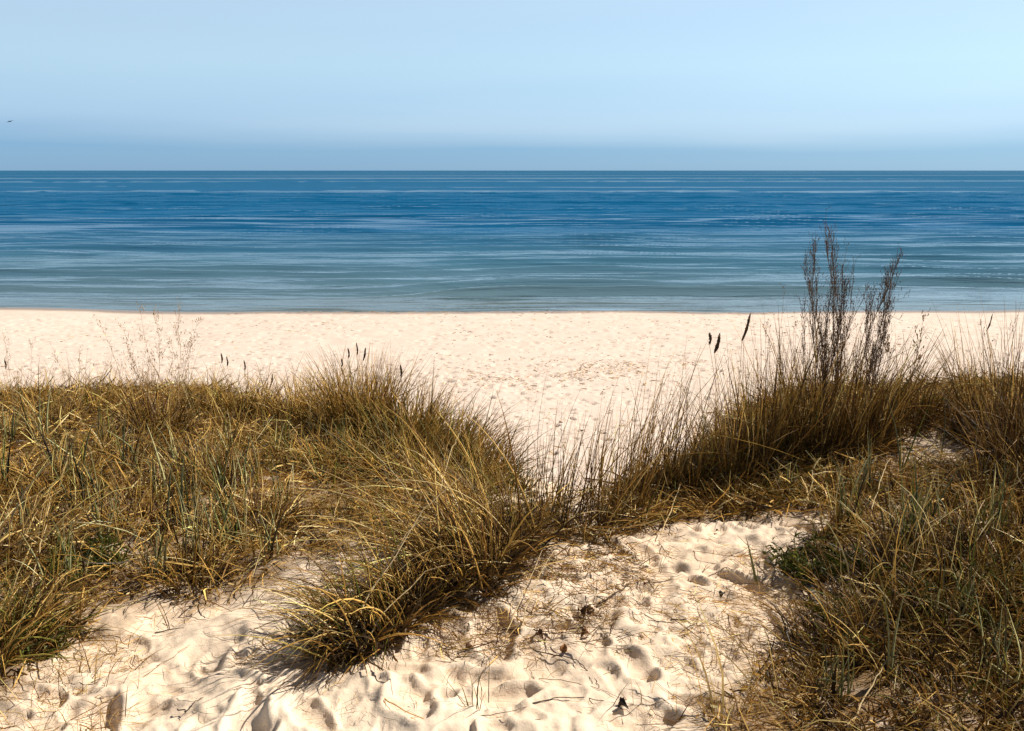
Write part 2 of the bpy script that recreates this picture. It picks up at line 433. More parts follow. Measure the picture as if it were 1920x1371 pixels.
# ------------------------------------------------------------------ ground sheet
rows = [-60, -30, -14, -6, -2.5, -0.8, 0.2, 0.8]
y = 1.3
while y < 5.2: rows.append(y); y += 0.012
while y < 44: rows.append(y); y += 0.0030 * y
while y < 150: rows.append(y); y += 0.08 * y
rows = np.array(rows)
ui = np.arange(-0.74, 0.7401, 0.0029)
uo = 0.74 * 1.16 ** np.arange(1, 34)
us = np.concatenate([-uo[::-1], ui, uo])
sc = np.where(rows >= 1.3, rows, 1.3 + (1.3 - rows) * 0.8)
gX = us[None] * sc[:, None]; gY = np.repeat(rows[:, None], len(us), 1)
gZ = macro(gX, gY)
vm_ = veg_mask(gX.ravel(), gY.ravel()).reshape(gX.shape)
near = sstep(9.0, 6.0, gY) * sstep(6.5, 4.0, np.abs(gX))
nx_, ny_ = gX + 0.10 * (fbm(gX * 6, gY * 6, 3, 2) - .5), gY + 0.10 * (fbm(gX * 6, gY * 6, 3, 14) - .5)
foot = 0.026 * pits(nx_, ny_, 0.24, 0.75, 0.070, 1, 2.1, True) + 0.014 * pits(nx_, ny_, 0.13, 0.6, 0.040, 2, 1.8, True) + 0.030 * (np.abs(fbm(nx_ * 8, ny_ * 8, 4, 44) - 0.5) * 2 - .3) + 0.005 * (fbm(gX * 55, gY * 55, 2, 46) - .5)
rough_ = 0.06 * (fbm(gX * 5, gY * 5, 3, 40) - 0.5) + 0.008 * (fbm(gX * 30, gY * 30, 2, 41) - 0.5)
smoothz = 1 - 0.75 * np.exp(-(((gX + 1.0) / 0.7) ** 2 + ((gY - 3.0) / 0.45) ** 2))       # wind-smoothed hollow left of the tuft
foot = 0.035 * np.tanh(foot / 0.035)
gZ = gZ + near * ((1 - 0.7 * vm_) * foot * smoothz + rough_)
bz = sstep(9, 12, gY) * sstep(37.5, 36.0, gY)
dens = 0.30 + 0.5 * np.exp(-((gY - 24.2 - 0.25 * (gX - 1)) / 1.3) ** 2) * np.exp(-((gX - 1.5) / 5) ** 2) + 0.5 * fbm(gX * 0.1, gY * 0.2, 2, 50) + 0.25 * sstep(30, 20, gY)
bx_ = gX + 0.3 * (fbm(gX * 1.1, gY * 1.1, 2, 61) - .5); bf = 0.070 * pits(bx_, gY, 0.52, dens * 0.8, 0.105, 4, 1.8, True) + 0.045 * pits(bx_ + 3, gY + 9, 0.30, dens * 0.75, 0.060, 6, 1.8, True) + 0.05 * (fbm(gX * 1.3, gY * 1.3, 3, 60) - 0.5)
gZ = gZ + bz * bf
sl_ = sstep(4.5, 7, gY) * sstep(13, 10, gY) * (1 - near)
gZ = gZ + sl_ * 0.03 * (fbm(gX * 4, gY * 4, 3, 70) - .5)
shl = shore(gX)
wet = sstep(shl - 2.7, shl - 1.9, gY + 0.3 * (fbm(gX * 0.6, gY * 0.6, 2, 8) - .5))
zone = sstep(5.5, 14, gY)
nr, nc = gX.shape
id_ = np.arange(nr * nc).reshape(nr, nc)
q = np.stack([id_[:-1, :-1], id_[:-1, 1:], id_[1:, 1:], id_[1:, :-1]], -1).reshape(-1, 4)
mb = MB(); mb.add(np.stack([gX, gY, gZ], -1), q, None, np.stack([vm_, wet, zone], -1).reshape(-1, 3))
ground_o = mb.build('sand_ground', ground_mat())
tag(ground_o, kind='structure', label='pale dune and beach sand trodden with footprints')

# ------------------------------------------------------------------ sea
rows = [34.5]
y = 35.5
while y < 260: rows.append(y); y += 0.0032 * y
while y < 30000: rows.append(y); y *= 1.12
rows = np.array(rows)
us = np.concatenate([-(0.72 * 1.25 ** np.arange(1, 20))[::-1], np.arange(-0.72, 0.7201, 0.006), 0.72 * 1.25 ** np.arange(1, 20)])
sX = us[None] * np.minimum(rows, 30000)[:, None]; sY = np.repeat(rows[:, None], len(us), 1)
ss = sY - shore(sX)
def swell(x, y):
    yy = y + 1.6 * (fbm(x * 0.05, y * 0.03, 2, 80) - 0.5) * 4 + 0.02 * x
    w = 0
    for lam, amp, cl, sd_ in ((5.6, 0.11, 18, 1), (3.3, 0.15, 12, 2), (10.5, 0.05, 35, 3), (2.0, 0.05, 7, 4)):
        a = 0.25 + 1.5 * fbm(x / cl, y / (lam * 1.4), 2, 90 + sd_) ** 2 * 1.6
        ph = yy / lam * 2 * math.pi + 3.0 * fbm(x / cl, y / (lam * 3), 2, 95 + sd_)
        s = np.sin(ph); w = w + amp * a * (np.exp(1.6 * (s - 1)) * 1.6 - 0.5 + 0.12 * np.sin(2 * ph + 1.2))
    return w
wav = swell(sX, sY) * sstep(1.0, 9.0, ss) * sstep(1500, 250, sY)
lap = 0.05 * np.exp(-((ss - 2.2) / 0.5) ** 2) * (0.4 + fbm(sX * 0.08, sY * 0, 2, 33))
sZ = wav + lap * sstep(0.4, 1.5, ss)
nr, nc = sX.shape
id_ = np.arange(nr * nc).reshape(nr, nc)
q = np.stack([id_[:-1, :-1], id_[:-1, 1:], id_[1:, 1:], id_[1:, :-1]], -1).reshape(-1, 4)
mb = MB(); mb.add(np.stack([sX, sY, sZ], -1), q, None, (0.1, 0.2, 0.3))
sea_o = mb.build('sea', sea_mat())
tag(sea_o, kind='structure', label='calm blue sea in low ripples')

# ------------------------------------------------------------------ ground cover (uncountable)
def scatter(polys, n, bbox, power=1.0, seed=0, thin=0.35):
    x = rng.uniform(bbox[0], bbox[1], n); y = rng.uniform(bbox[2], bbox[3], n)
    m = veg_mask(x, y, 0.05) > 0.5
    x, y = x[m], y[m]
    u, v = project(x, y, macro(x, y))
    ins = (u > -250) & (u < 2170) & (v < 1560); k = ins | ((u > -1900) & (u < 3800) & (v < 2600) & (rng.random(len(u)) < 0.6))
    x, y = x[k], y[k]
    dn = fbm(x * 1.9, y * 1.9, 3, seed)
    k = rng.random(len(x)) < np.clip((dn - thin) * 4, 0.06, 1)
    return x[k], y[k], dn[k]
def litter_straws(mb, x, y, Lr, Wr, names, lift=0.02, tilt=0.25, segs=3, jit=0.2):
    N = len(x); P0 = np.stack([x, y, macro(x, y) + rng.uniform(-0.005, lift, N)], 1)
    L = rng.uniform(*Lr, N); az = rng.uniform(0, 2 * math.pi, N)
    P = arcs(P0, az, math.pi / 2 - np.abs(rng.normal(0, tilt, N)), rng.normal(0, 0.35, N) + 0.25, L, segs, 1.0, 0.08)
    tubes(mb, P, taper(N, segs, rng.uniform(*Wr, N) * np.clip(y / 4.8, 0.38, 1), 0.5), cols(names, N, jit), 2)
def mat_blades(mb, x, y, dn, hr, Wr, names, lean=0.55, curl=0.8, segs=3, jit=0.2, bias=None):
    N = len(x); P0 = np.stack([x, y, macro(x, y) - 0.01], 1)
    L = rng.uniform(*hr, N) * (0.5 + 1.1 * np.clip((dn - 0.35) * 3, 0, 1))
    az = rng.uniform(0, 2 * math.pi, N)
    if bias is not None:
        m = rng.random(N) < 0.5; az[m] = bias + rng.normal(0, 0.8, m.sum())
    P = arcs(P0, az, np.abs(rng.normal(0, lean, N)), np.abs(rng.normal(0, curl, N)), L, segs, 1.2, 0.05)
    tubes(mb, P, taper(N, segs, rng.uniform(*Wr, N)), bleach_shade(cols(names, N, jit), segs + 1), 2)

for side, bb in (('left', (-9.5, 0.9, 1.6, 9.4)), ('right', (0.3, 9.5, 1.1, 9.4))):
    mb = MB()
    n0 = 108000 if side == 'left' else 118000
    x, y, dn = scatter(None, n0, bb, seed=110, thin=0.30)
    tone = {'straw': 1.8, 'fine': 4, 'brown': 5, 'olive': 2, 'dark': 2} if side == 'left' else {'straw': 1.2, 'fine': 2, 'brown': 5, 'olive': 2, 'dark': 3}
    mat_blades(mb, x, y, dn, (0.04, 0.14), (0.0014, 0.0036), tone, bias=math.pi)
    litter_straws(mb, *scatter(None, 84000, bb, seed=120, thin=0.25)[:2], (0.04, 0.26), (0.0016, 0.0044), {'straw': 3, 'pale': 2, 'fine': 1.5, 'brown': 3, 'dark': 1}, 0.06, 0.35)
    x, y, dn = scatter(None, 13000, bb, seed=130, thin=0.42)
    mat_blades(mb, x, y, dn, (0.18, 0.34), (0.0014, 0.0028), {'straw': 3, 'pale': 1, 'olive': 1, 'fine': 2}, 0.5, 0.9, 5)
    # thin taller culms that stand out of the mat and break its edge against the beach
    x = rng.uniform(-7, 7, 5200); y = rng.uniform(4.5, 8.4, 5200); kk_ = (veg_mask(x, y) > .5) & ((x < 0.3) == (side == 'left')) & (y > crest(x) - 1.5) & (rng.random(5200) < np.clip((fbm(x * 1.7, y * 0.8, 2, 176) - 0.36) * 4, 0.05, 1))
    x, y = x[kk_], y[kk_]; N = len(x); P0 = np.stack([x, y, macro(x, y)], 1)
    P = arcs(P0, rng.uniform(0, 6.28, N), np.abs(rng.normal(0.12, 0.16, N)), np.abs(rng.normal(0.3, 0.3, N)), rng.uniform(0.14, 0.46, N), 5)
    tubes(mb, P, taper(N, 5, rng.uniform(0.0011, 0.0024, N)), cols({'fine': 3, 'straw': 3, 'brown': 2}, N), 2)
    x, y, dn = scatter(None, 36000 if side == 'left' else 86000, bb, seed=170, thin=0.30)
    litter_straws(mb, x, y, (0.010, 0.045), (0.003, 0.008), {'straw': 2, 'pale': 2, 'brown': 4, 'dark': 2, 'fine': 2}, 0.05, 0.45)
    o = mb.build('dry_grass', M_DRY)
    tag(o, kind='stuff', cat='grass', label='low dry golden brown grass and straw left of the sand path' if side == 'left' else 'low dark brown grass and litter on the bank right of the path')

# loose bits of straw and plant debris strewn on the open sand
mb = MB()
def debris(poly_px, n, Lr, Wr, names, lift=0.004, tilt=0.08):
    P = poly(poly_px); A = np.array(P)
    x = rng.uniform(A[:, 0].min(), A[:, 0].max(), n); y = rng.uniform(A[:, 1].min(), A[:, 1].max(), n)
    k = in_poly(x, y, P) & (rng.random(n) < np.clip((fbm(x * 4, y * 4, 3, 140) - 0.33) * 4, 0.05, 1))
    litter_straws(mb, x[k], y[k], Lr, Wr, names, lift, tilt)
debris([(0, 1371), (0, 1250), (300, 1120), (520, 1080), (1160, 990), (1560, 985), (1560, 1371)], 6000, (0.012, 0.10), (0.0007, 0.0016), {'brown': 3, 'straw': 3, 'dark': 1})
debris([(820, 1250), (800, 1160), (960, 1060), (1160, 1000), (1250, 1100), (1200, 1220)], 5600, (0.02, 0.15), (0.001, 0.0026), {'brown': 3, 'straw': 2, 'dark': 2}, 0.012, 0.2)
debris([(1200, 1371), (1250, 1150), (1380, 1030), (1600, 1010), (1620, 1371)], 5600, (0.02, 0.15), (0.0009, 0.002), {'brown': 3, 'straw': 3, 'dark': 1}, 0.01, 0.15)
debris([(-60, 1400), (-60, 1240), (150, 1190), (300, 1150), (240, 1371)], 1700, (0.02, 0.12), (0.0009, 0.002), {'straw': 4, 'brown': 3}, 0.01, 0.2)
debris([(200, 1200), (420, 1090), (640, 1050), (640, 1100), (420, 1150)], 900, (0.02, 0.10), (0.0009, 0.002), {'straw': 4, 'brown': 2}, 0.01, 0.2)
debris([(960, 1040), (1000, 930), (1190, 910), (1240, 990), (1120, 1040)], 1500, (0.02, 0.12), (0.0010, 0.0022), {'straw': 3, 'brown': 3, 'dark': 1}, 0.015, 0.3)
tag(mb.build('plant_debris', M_DRY), kind='stuff', cat='plant litter', label='straw bits and dark plant crumbs strewn over the pale sand of the path')
# wrack and crumbs on the beach
mb = MB()
N = 5200
x = rng.uniform(-16, 16, N); y = rng.uniform(12, 37, N)
k = rng.random(N) < np.clip((fbm(x * 0.35, y * 0.5, 3, 150) - 0.40) * 3, 0.04, 1) + 0.9 * np.exp(-((y - 24) / 2.0) ** 2) * np.exp(-((x - 1) / 5) ** 2)
x, y = x[k], y[k]
litter_straws(mb, x, y, (0.06, 0.22), (0.004, 0.010), {'brown': 4, 'straw': 3}, 0.02, 0.1)
x = rng.normal(1.6, 3.2, 2600); y = 24.2 + 0.25 * (x - 1) + rng.normal(0, 0.9, 2600)
k = fbm(x * 1.2, y * 1.2, 2, 155) > 0.42; x, y = x[k], y[k]
litter_straws(mb, x, y, (0.04, 0.16), (0.003, 0.008), {'brown': 3, 'straw': 4}, 0.02, 0.15)
tag(mb.build('beach_wrack', M_WOOD), kind='stuff', cat='beach wrack', label='small brown bits of wrack scattered over the pale beach')

# ------------------------------------------------------------------ tufts
DENS = 0.36
def jitter_root(cx, cy, rad, N, ax=None):
    r = np.sqrt(rng.random(N)) * rad; a = rng.uniform(0, 2 * math.pi, N)
    X = cx + r * np.cos(a); Y = cy + r * np.sin(a)
    if ax is not None:
        s = rng.uniform(-1, 1, N); X += s * ax[0]; Y += s * ax[1]
    return np.stack([X, Y, macro(X, Y) - 0.012], 1)
def seed_head(parent, P, L, W, col, azim, lean):
    """a dense spike-like head on a thin culm"""
    mbs = MB()
    n = 12; s = np.linspace(0, 1, n)
    d = np.array([math.cos(azim) * math.sin(lean), math.sin(azim) * math.sin(lean), math.cos(lean)])
    c = P[None] + d[None] * (s * L)[:, None]
    c[:, 0] += 0.004 * np.sin(s * 5)
    r = W * np.sin(np.clip(s * 1.05 + 0.06, 0, 1) * math.pi) ** 0.55 * (1 + 0.22 * rng.normal(size=n)); r[-1] = 0.0004
    tubes(mbs, c[None], np.maximum(r, 0.0004)[None], np.array([col]), 7)
    m = 50; k = rng.integers(1, n - 2, m); ang = rng.uniform(0, 6.28, m)
    P0 = c[k] + np.stack([np.cos(ang), np.sin(ang), 0 * ang], 1) * (r[k] * 0.7)[:, None]
    A = arcs(P0, ang, np.full(m, 0.35), np.zeros(m), np.full(m, W * 1.3), 2)
    tubes(mbs, A, taper(m, 2, np.full(m, W * 0.25)), cols({'brown': 1, 'dark': 1}, m), 3)
    return mbs.build('seed_head', M_WOOD, parent)
def tuft(px, py, label, rad=0.12, h=(0.3, 0.5), n=300, W=(0.0008, 0.0016), names=None, lean=0.25, curl=0.7, az=None, spread=3.14, segs=5,
         green=0, gh=None, gW=(0.0016, 0.003), gnames=None, heads=0, axis=None, name='grass_tuft', cat='grass tuft', group='tufts of dune grass', thatch=0, wob=0.03, glean=None, gcurl=None, arcs_n=0):
    gx, gy = ground(px, py); gx = float(gx[0]); gy = float(gy[0]); gz = float(macro(gx, gy))
    t = empty(name, (gx, gy, gz)); tag(t, label, cat, group)
    names = names or {'straw': 3, 'fine': 4, 'brown': 1.5, 'olive': 0.6}
    if n > 200: n = int(n * DENS); W = (W[0] * 1.5, W[1] * 1.9)
    P0 = jitter_root(gx, gy, rad, n, axis)
    if az is None: a = np.arctan2(P0[:, 1] - gy, P0[:, 0] - gx) + rng.normal(0, 0.7, n)
    else: a = az + rng.normal(0, spread, n)
    L = rng.uniform(h[0], h[1], n) * (1 - 0.25 * rng.random(n) ** 3)
    if n > 100: k_ = rng.random(n) < 0.07; L[k_] *= (1.35 if h[1] < 0.6 else 1.0)
    ln = np.abs(rng.normal(lean, lean * 0.8 + 0.05, n)); cu = np.abs(rng.normal(curl, curl * 0.5, n))
    P = arcs(P0, a, ln, cu, L, segs, 1.4, wob)
    m = MB(); tubes(m, P, taper(n, segs, rng.uniform(*W, n)), bleach_shade(cols(names, n), segs + 1), 3)
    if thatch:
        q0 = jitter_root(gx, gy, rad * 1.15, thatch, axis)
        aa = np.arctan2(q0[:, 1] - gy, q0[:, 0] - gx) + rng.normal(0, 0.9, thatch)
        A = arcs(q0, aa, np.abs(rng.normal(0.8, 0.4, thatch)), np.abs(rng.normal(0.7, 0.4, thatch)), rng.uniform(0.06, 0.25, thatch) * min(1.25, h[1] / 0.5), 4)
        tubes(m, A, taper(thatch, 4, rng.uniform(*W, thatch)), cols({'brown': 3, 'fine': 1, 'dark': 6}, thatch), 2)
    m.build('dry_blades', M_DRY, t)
    if green:
        q0 = jitter_root(gx, gy, rad * 0.9, green, axis)
        aa = rng.uniform(0, 6.28, green) if az is None else az + rng.normal(0, spread, green)
        gl = gh or h
        A = arcs(q0, aa, np.abs(rng.normal(glean if glean is not None else lean * 0.7, 0.12, green)), np.abs(rng.normal(gcurl if gcurl is not None else curl * 0.5, 0.25, green)), rng.uniform(*gl, green), segs, 1.5)
        m = MB(); tubes(m, A, taper(green, segs, rng.uniform(*gW, green), 0.05), cols(gnames or {'grey': 2, 'olive': 2}, green), 3, 0.5)
        m.build('green_blades', M_GREEN, t)
    if arcs_n:
        q0 = jitter_root(gx, gy, rad * 0.9, arcs_n, axis)
        A = arcs(q0, (az or 0) + rng.normal(0, 0.5, arcs_n), rng.uniform(0.55, 1.1, arcs_n), rng.uniform(0.6, 1.3, arcs_n), rng.uniform(h[1] * 0.65, h[1] * 1.05, arcs_n), 10, 1.3, 0.02)
        m = MB(); tubes(m, A, taper(arcs_n, 10, rng.uniform(0.0020, 0.0034, arcs_n)), cols({'straw': 2, 'pale': 2}, arcs_n), 3)
        m.build('long_blades', M_DRY, t)
    for (hx, hy, hl, w_) in (heads or ()):
        # culm that ends in a spike; (hx, hy) is the foot of the spike as offset in metres right / up from the root
        top = np.array([gx + hx, gy, gz + hy])
        m = MB(); K = 7; s = np.linspace(0, 1, K)[:, None]
        st = np.array([[gx + hx * 0.2, gy, gz - 0.01]]) * (1 - s) + top[None] * s
        st[:, 0] -= 0.05 * hx * np.sin(s[:, 0] * math.pi)
        tubes(m, st[None], np.linspace(0.0016, 0.0011, K)[None], np.array([[0.42, 0.29, 0.13]]), 4)
        cu_ = m.build('culm', M_DRY, t)
        le = math.atan2(abs(hx), hy) + 0.06
        seed_head(t, top, hl, w_, (0.05, 0.028, 0.014), 0.0, 0.05 + 1.1 * (hl > 0.1) * 0.2)
    return t

FINE = {'fine': 5, 'straw': 2, 'brown': 1.5, 'olive': 1.2}
W1 = (0.0011, 0.0019)
# --- along the left crest, against the beach
tuft(28, 765, 'low thin pale tuft at the left end of the crest, against the beach', 0.28, (0.16, 0.34), 420, W1, FINE, 0.3, 0.4, thatch=200, heads=((-0.03, 0.31, 0.08, 0.006),))
tuft(165, 768, 'short sparse straw tuft on the crest left of the dark-rooted tuft', 0.25, (0.15, 0.32), 330, W1, FINE, 0.35, 0.5, thatch=200)
T_DARK = tuft(292, 812, 'tuft with a black shadowed root and dry flower stalks, left crest', 0.20, (0.28, 0.50), 620, W1, {'fine': 2, 'brown': 4, 'straw': 1}, 0.32, 0.5, thatch=500)
tuft(375, 768, 'small straight tuft on the crest just right of the dark-rooted tuft', 0.2, (0.2, 0.36), 360, W1, FINE, 0.25, 0.45, thatch=150)
tuft(455, 778, 'crest tuft with two dark upright seed heads on its left side', 0.22, (0.26, 0.44), 520, W1, FINE, 0.22, 0.4, thatch=200,
     heads=((-0.13, 0.41, 0.085, 0.006), (-0.09, 0.385, 0.085, 0.006), (0.04, 0.35, 0.09, 0.006)))
tuft(540, 785, 'pale straw tuft in the middle of the left crest', 0.24, (0.26, 0.44), 620, W1, {'straw': 4, 'pale': 2, 'fine': 2}, 0.25, 0.45, thatch=200,
     heads=((-0.12, 0.26, 0.11, 0.006),))
tuft(605, 792, 'fine feathery tuft just left of the tallest tuft of the left crest', 0.24, (0.30, 0.50), 700, W1, {'straw': 3, 'pale': 1, 'fine': 4}, 0.2, 0.4, thatch=200)
tuft(678, 815, 'tallest densest brown tuft of the left crest with dark seed heads', 0.22, (0.42, 0.72), 1500, W1, {'fine': 5, 'brown': 2, 'straw': 1.5}, 0.17, 0.40, thatch=500,
     heads=((-0.12, 0.50, 0.06, 0.006), (-0.07, 0.56, 0.08, 0.006), (-0.01, 0.58, 0.10, 0.006), (0.03, 0.54, 0.11, 0.006)))
tuft(755, 828, 'brown tuft leaning right beside the tallest tuft of the left crest', 0.24, (0.34, 0.56), 900, W1, FINE, 0.22, 0.5, thatch=300, heads=((0.0, 0.46, 0.09, 0.007),))
tuft(830, 850, 'rounded olive tuft on the falling right part of the left crest', 0.24, (0.30, 0.50), 850, W1, {'fine': 4, 'olive': 2, 'straw': 2}, 0.28, 0.6, az=0.3, spread=1.2, thatch=300)
tuft(895, 885, 'rusty brown tuft near the right end of the left crest', 0.22, (0.28, 0.46), 800, W1, FINE, 0.3, 0.7, az=0.2, spread=1.1, thatch=300)
tuft(955, 920, 'olive tuft at the edge of the sandy gap, last of the left crest', 0.12, (0.12, 0.24), 300, W1, {'olive': 3, 'fine': 3, 'straw': 1}, 0.3, 0.7, az=0.4, spread=1.2, thatch=200)
tuft(720, 880, 'broad tangled tuft below the tallest tuft of the left crest', 0.28, (0.22, 0.40), 800, W1, {'fine': 4, 'olive': 2.5, 'straw': 1}, 0.5, 0.7, thatch=300)
tuft(825, 925, 'tangled brown tuft between the left crest and the arching tuft', 0.25, (0.22, 0.42), 700, W1, FINE, 0.5, 0.7, thatch=250)
tuft(560, 870, 'low olive tuft in the slope under the pale crest tuft', 0.28, (0.14, 0.28), 520, W1, {'fine': 3, 'olive': 3, 'brown': 1}, 0.5, 0.7, thatch=250)
MATN = {'fine': 3, 'straw': 3, 'brown': 3, 'dark': 1}
for (px_, py_, r_, h0, h1, n_, lb_) in (
    (230, 860, 0.20, 0.14, 0.34, 420, 'ragged tuft below the black shadowed root, left slope'),
    (110, 925, 0.22, 0.14, 0.34, 420, 'ragged straw tuft near the left edge, middle of the slope'),
    (390, 905, 0.20, 0.14, 0.36, 420, 'ragged straw tuft in the centre of the left slope'),
    (480, 985, 0.18, 0.12, 0.32, 380, 'loose tuft between the leaning shoots and the forked grey shoots'),
    (260, 985, 0.18, 0.12, 0.32, 380, 'loose dark-rooted tuft above the green cushion weed'),
    (620, 880, 0.20, 0.14, 0.34, 420, 'loose tuft under the tallest crest tuft, left side'),
    (350, 1085, 0.16, 0.10, 0.26, 320, 'low tuft at the lower edge of the left mat, above the sand'),
    (80, 800, 0.2, 0.14, 0.34, 360, 'upright tuft at the left edge just under the crest line')):
    tuft(px_, py_, lb_, r_, (h0, h1), n_, (0.001, 0.002), MATN, 0.35, 0.6, thatch=n_)
# --- broad grey-green shoots standing in the left mat
def shoots(px, py, label, n, h, rad=0.09, az=None, lean=0.14, W=(0.0040, 0.0072), dry=14):
    return tuft(px, py, label, rad, (h * 0.5, h * 0.95), dry, (0.0014, 0.0026), {'straw': 3, 'pale': 1}, 0.35, 0.6, az, 1.0, 6, green=int(n * 2), gh=(h * 0.6, h * 1.25), gW=W,
                gnames={'blade': 5, 'olive': 1, 'dark': 0.8}, glean=lean, gcurl=0.18, name='lyme_grass', cat='lyme grass', group='upright grey-green shoots of lyme grass')
shoots(88, 835, 'grey-green shoots with two tall dark blades near the left edge, below the crest', 8, 0.42)
shoots(8, 930, 'single dark upright shoot cut by the left edge of the view', 4, 0.44, 0.02)
shoots(165, 965, 'bundle of grey-green shoots left of the mat middle, half hidden in straw', 10, 0.36)
shoots(245, 890, 'pair of bent grey shoots under the dark-rooted tuft', 6, 0.36, 0.05)
shoots(300, 935, 'grey-green shoots between two straw heaps in the left mat', 7, 0.34, 0.07)
shoots(420, 960, 'tall cream and green shoots in the middle of the left mat', 9, 0.40, 0.07)
shoots(60, 1010, 'slim dark shoots low at the left edge of the mat', 6, 0.30)
shoots(205, 1020, 'grey shoots rising beside the green cushion weed', 9, 0.34, 0.08)
shoots(380, 1045, 'green shoots behind the front edge of the left mat', 9, 0.32, 0.10)
shoots(290, 1095, 'straight brown-green shoots at the front edge of the left mat', 7, 0.28, 0.05)
shoots(440, 1030, 'forked grey shoots left of the arching tuft tips', 8, 0.30, 0.08)
shoots(535, 950, 'dark leaning shoots where the left mat meets the arching tuft', 5, 0.30, 0.06)
shoots(530, 860, 'short grey shoots below the pale crest tuft', 5, 0.30, 0.08)
shoots(640, 850, 'two slender shoots in front of the tallest crest tuft', 4, 0.34, 0.05)
shoots(130, 900, 'stout green and straw shoots below the short sparse crest tuft', 8, 0.34, 0.08)
shoots(20, 840, 'slim dark shoots at the left edge just under the crest', 5, 0.34, 0.05)
shoots(200, 840, 'grey shoots left of the black shadowed root of the crest tuft', 6, 0.30, 0.06)
shoots(345, 880, 'dark crossed shoots right below the black shadowed root', 7, 0.30, 0.07)
shoots(420, 850, 'thin grey shoots below the tuft with two dark seed heads', 6, 0.28, 0.08)
shoots(470, 915, 'short pale shoots in the middle of the mat, above the forked grey ones', 7, 0.28, 0.08)
shoots(340, 1000, 'thick olive shoots in the lower middle of the left mat', 9, 0.34, 0.09)
shoots(120, 1100, 'pale and dark shoots below the green cushion weed', 8, 0.30, 0.08)
shoots(500, 1050, 'leaning grey shoots above the corner of open sand', 7, 0.28, 0.07)
shoots(610, 920, 'upright dark shoots among the first arched straws', 5, 0.32, 0.06)
shoots(740, 860, 'slender green shoots in front of the tuft leaning right', 5, 0.34, 0.06)
# --- left bottom corner
tuft(-40, 1230, 'dense olive and straw tuft cut by the left edge, low in the view', 0.20, (0.18, 0.38), 700, (0.0011, 0.0022), {'straw': 3, 'olive': 3, 'brown': 2}, 0.5, 0.8, az=0.1, spread=0.9, thatch=400, green=60)
tuft(60, 1190, 'dark matted tuft at the sand edge in the lower left', 0.16, (0.14, 0.30), 420, (0.001, 0.002), {'brown': 3, 'olive': 3, 'straw': 2}, 0.6, 0.8, az=-0.3, spread=1.3, thatch=250)
tuft(30, 1060, 'heap of long pale straws slanting down at the left edge', 0.18, (0.30, 0.55), 260, (0.0014, 0.0028), {'pale': 2, 'straw': 4, 'fine': 1}, 0.7, 0.9, az=0.4, spread=0.7, thatch=150)
tuft(120, 1330, 'thin scattered brown stalks on the sand of the lower left corner', 0.22, (0.08, 0.2), 90, (0.0009, 0.0016), {'brown': 3, 'straw': 3}, 0.8, 0.6)

# --- the big arching tufts in the middle
W2 = (0.0010, 0.0021)
gx0, gy0 = ground([640, 800], [1228, 1120])
axv = (float(gx0[1] - gx0[0]) / 2, float(gy0[1] - gy0[0]) / 2)
tuft(728, 1172, 'large arching straw tuft in the middle, bowed left over its shadow on the sand', 0.08, (0.20, 0.50), 1050, W2, {'straw': 2.0, 'pale': 0.4, 'fine': 2.5, 'brown': 3, 'olive': 1.6},
     0.55, 1.15, az=math.pi * 0.97, spread=0.85, segs=8, axis=axv, thatch=1500, arcs_n=52, wob=0.02, green=34, gh=(0.2, 0.42), gW=(0.0012, 0.0022), gnames={'olive': 2, 'dark': 1})
gx1, gy1 = ground([840, 965], [1080, 1015])
axv = (float(gx1[1] - gx1[0]) / 2, float(gy1[1] - gy1[0]) / 2)
tuft(915, 1050, 'wide straw tuft throwing long arched blades up and left, behind the bowed one', 0.10, (0.28, 0.86), 640, W2, {'straw': 3, 'pale': 0.8, 'fine': 3, 'brown': 2.5, 'olive': 1},
     0.85, 0.70, az=math.pi * 0.95, spread=0.42, segs=8, axis=axv, thatch=1000, arcs_n=46, wob=0.02)
tuft(870, 1085, 'tangled dark-rooted tuft between the two arching tufts', 0.16, (0.18, 0.42), 700, W2, {'straw': 3, 'fine': 3, 'brown': 2.5}, 0.55, 0.9, az=math.pi * 0.9, spread=1.1, segs=7, thatch=800)
tuft(1000, 1000, 'upright dark stalks fanning from the tuft beside the sandy gap', 0.16, (0.45, 0.85), 42, (0.0012, 0.0022), {'brown': 2, 'fine': 2, 'dark': 1}, 0.25, 0.35, segs=7, thatch=90,
     green=16, gh=(0.4, 0.72), gnames={'olive': 2, 'dark': 2}, glean=0.2, gcurl=0.1)
tuft(1075, 1000, 'messy brown tuft with a black hollow at the lower end of the gap', 0.18, (0.10, 0.26), 280, W2, {'brown': 3, 'fine': 3, 'straw': 2}, 0.6, 0.7, thatch=250)
tuft(905, 975, 'crossed straw blades standing left of the bright sand of the gap', 0.12, (0.2, 0.42), 150, W2, {'straw': 3, 'fine': 3, 'olive': 1}, 0.4, 0.6, az=2.4, spread=0.8, thatch=200)
# dark spiky shoots at the left foot of the arching tuft
shoots(597, 1222, 'short dark spikes at the left foot of the arching tuft', 12, 0.24, 0.035, None, 0.22, (0.0014, 0.0024), 3)
shoots(555, 1195, 'few thin crossed blades on the sand left of the dark spikes', 5, 0.16, 0.03, None, 0.5, (0.0009, 0.0014), 2)
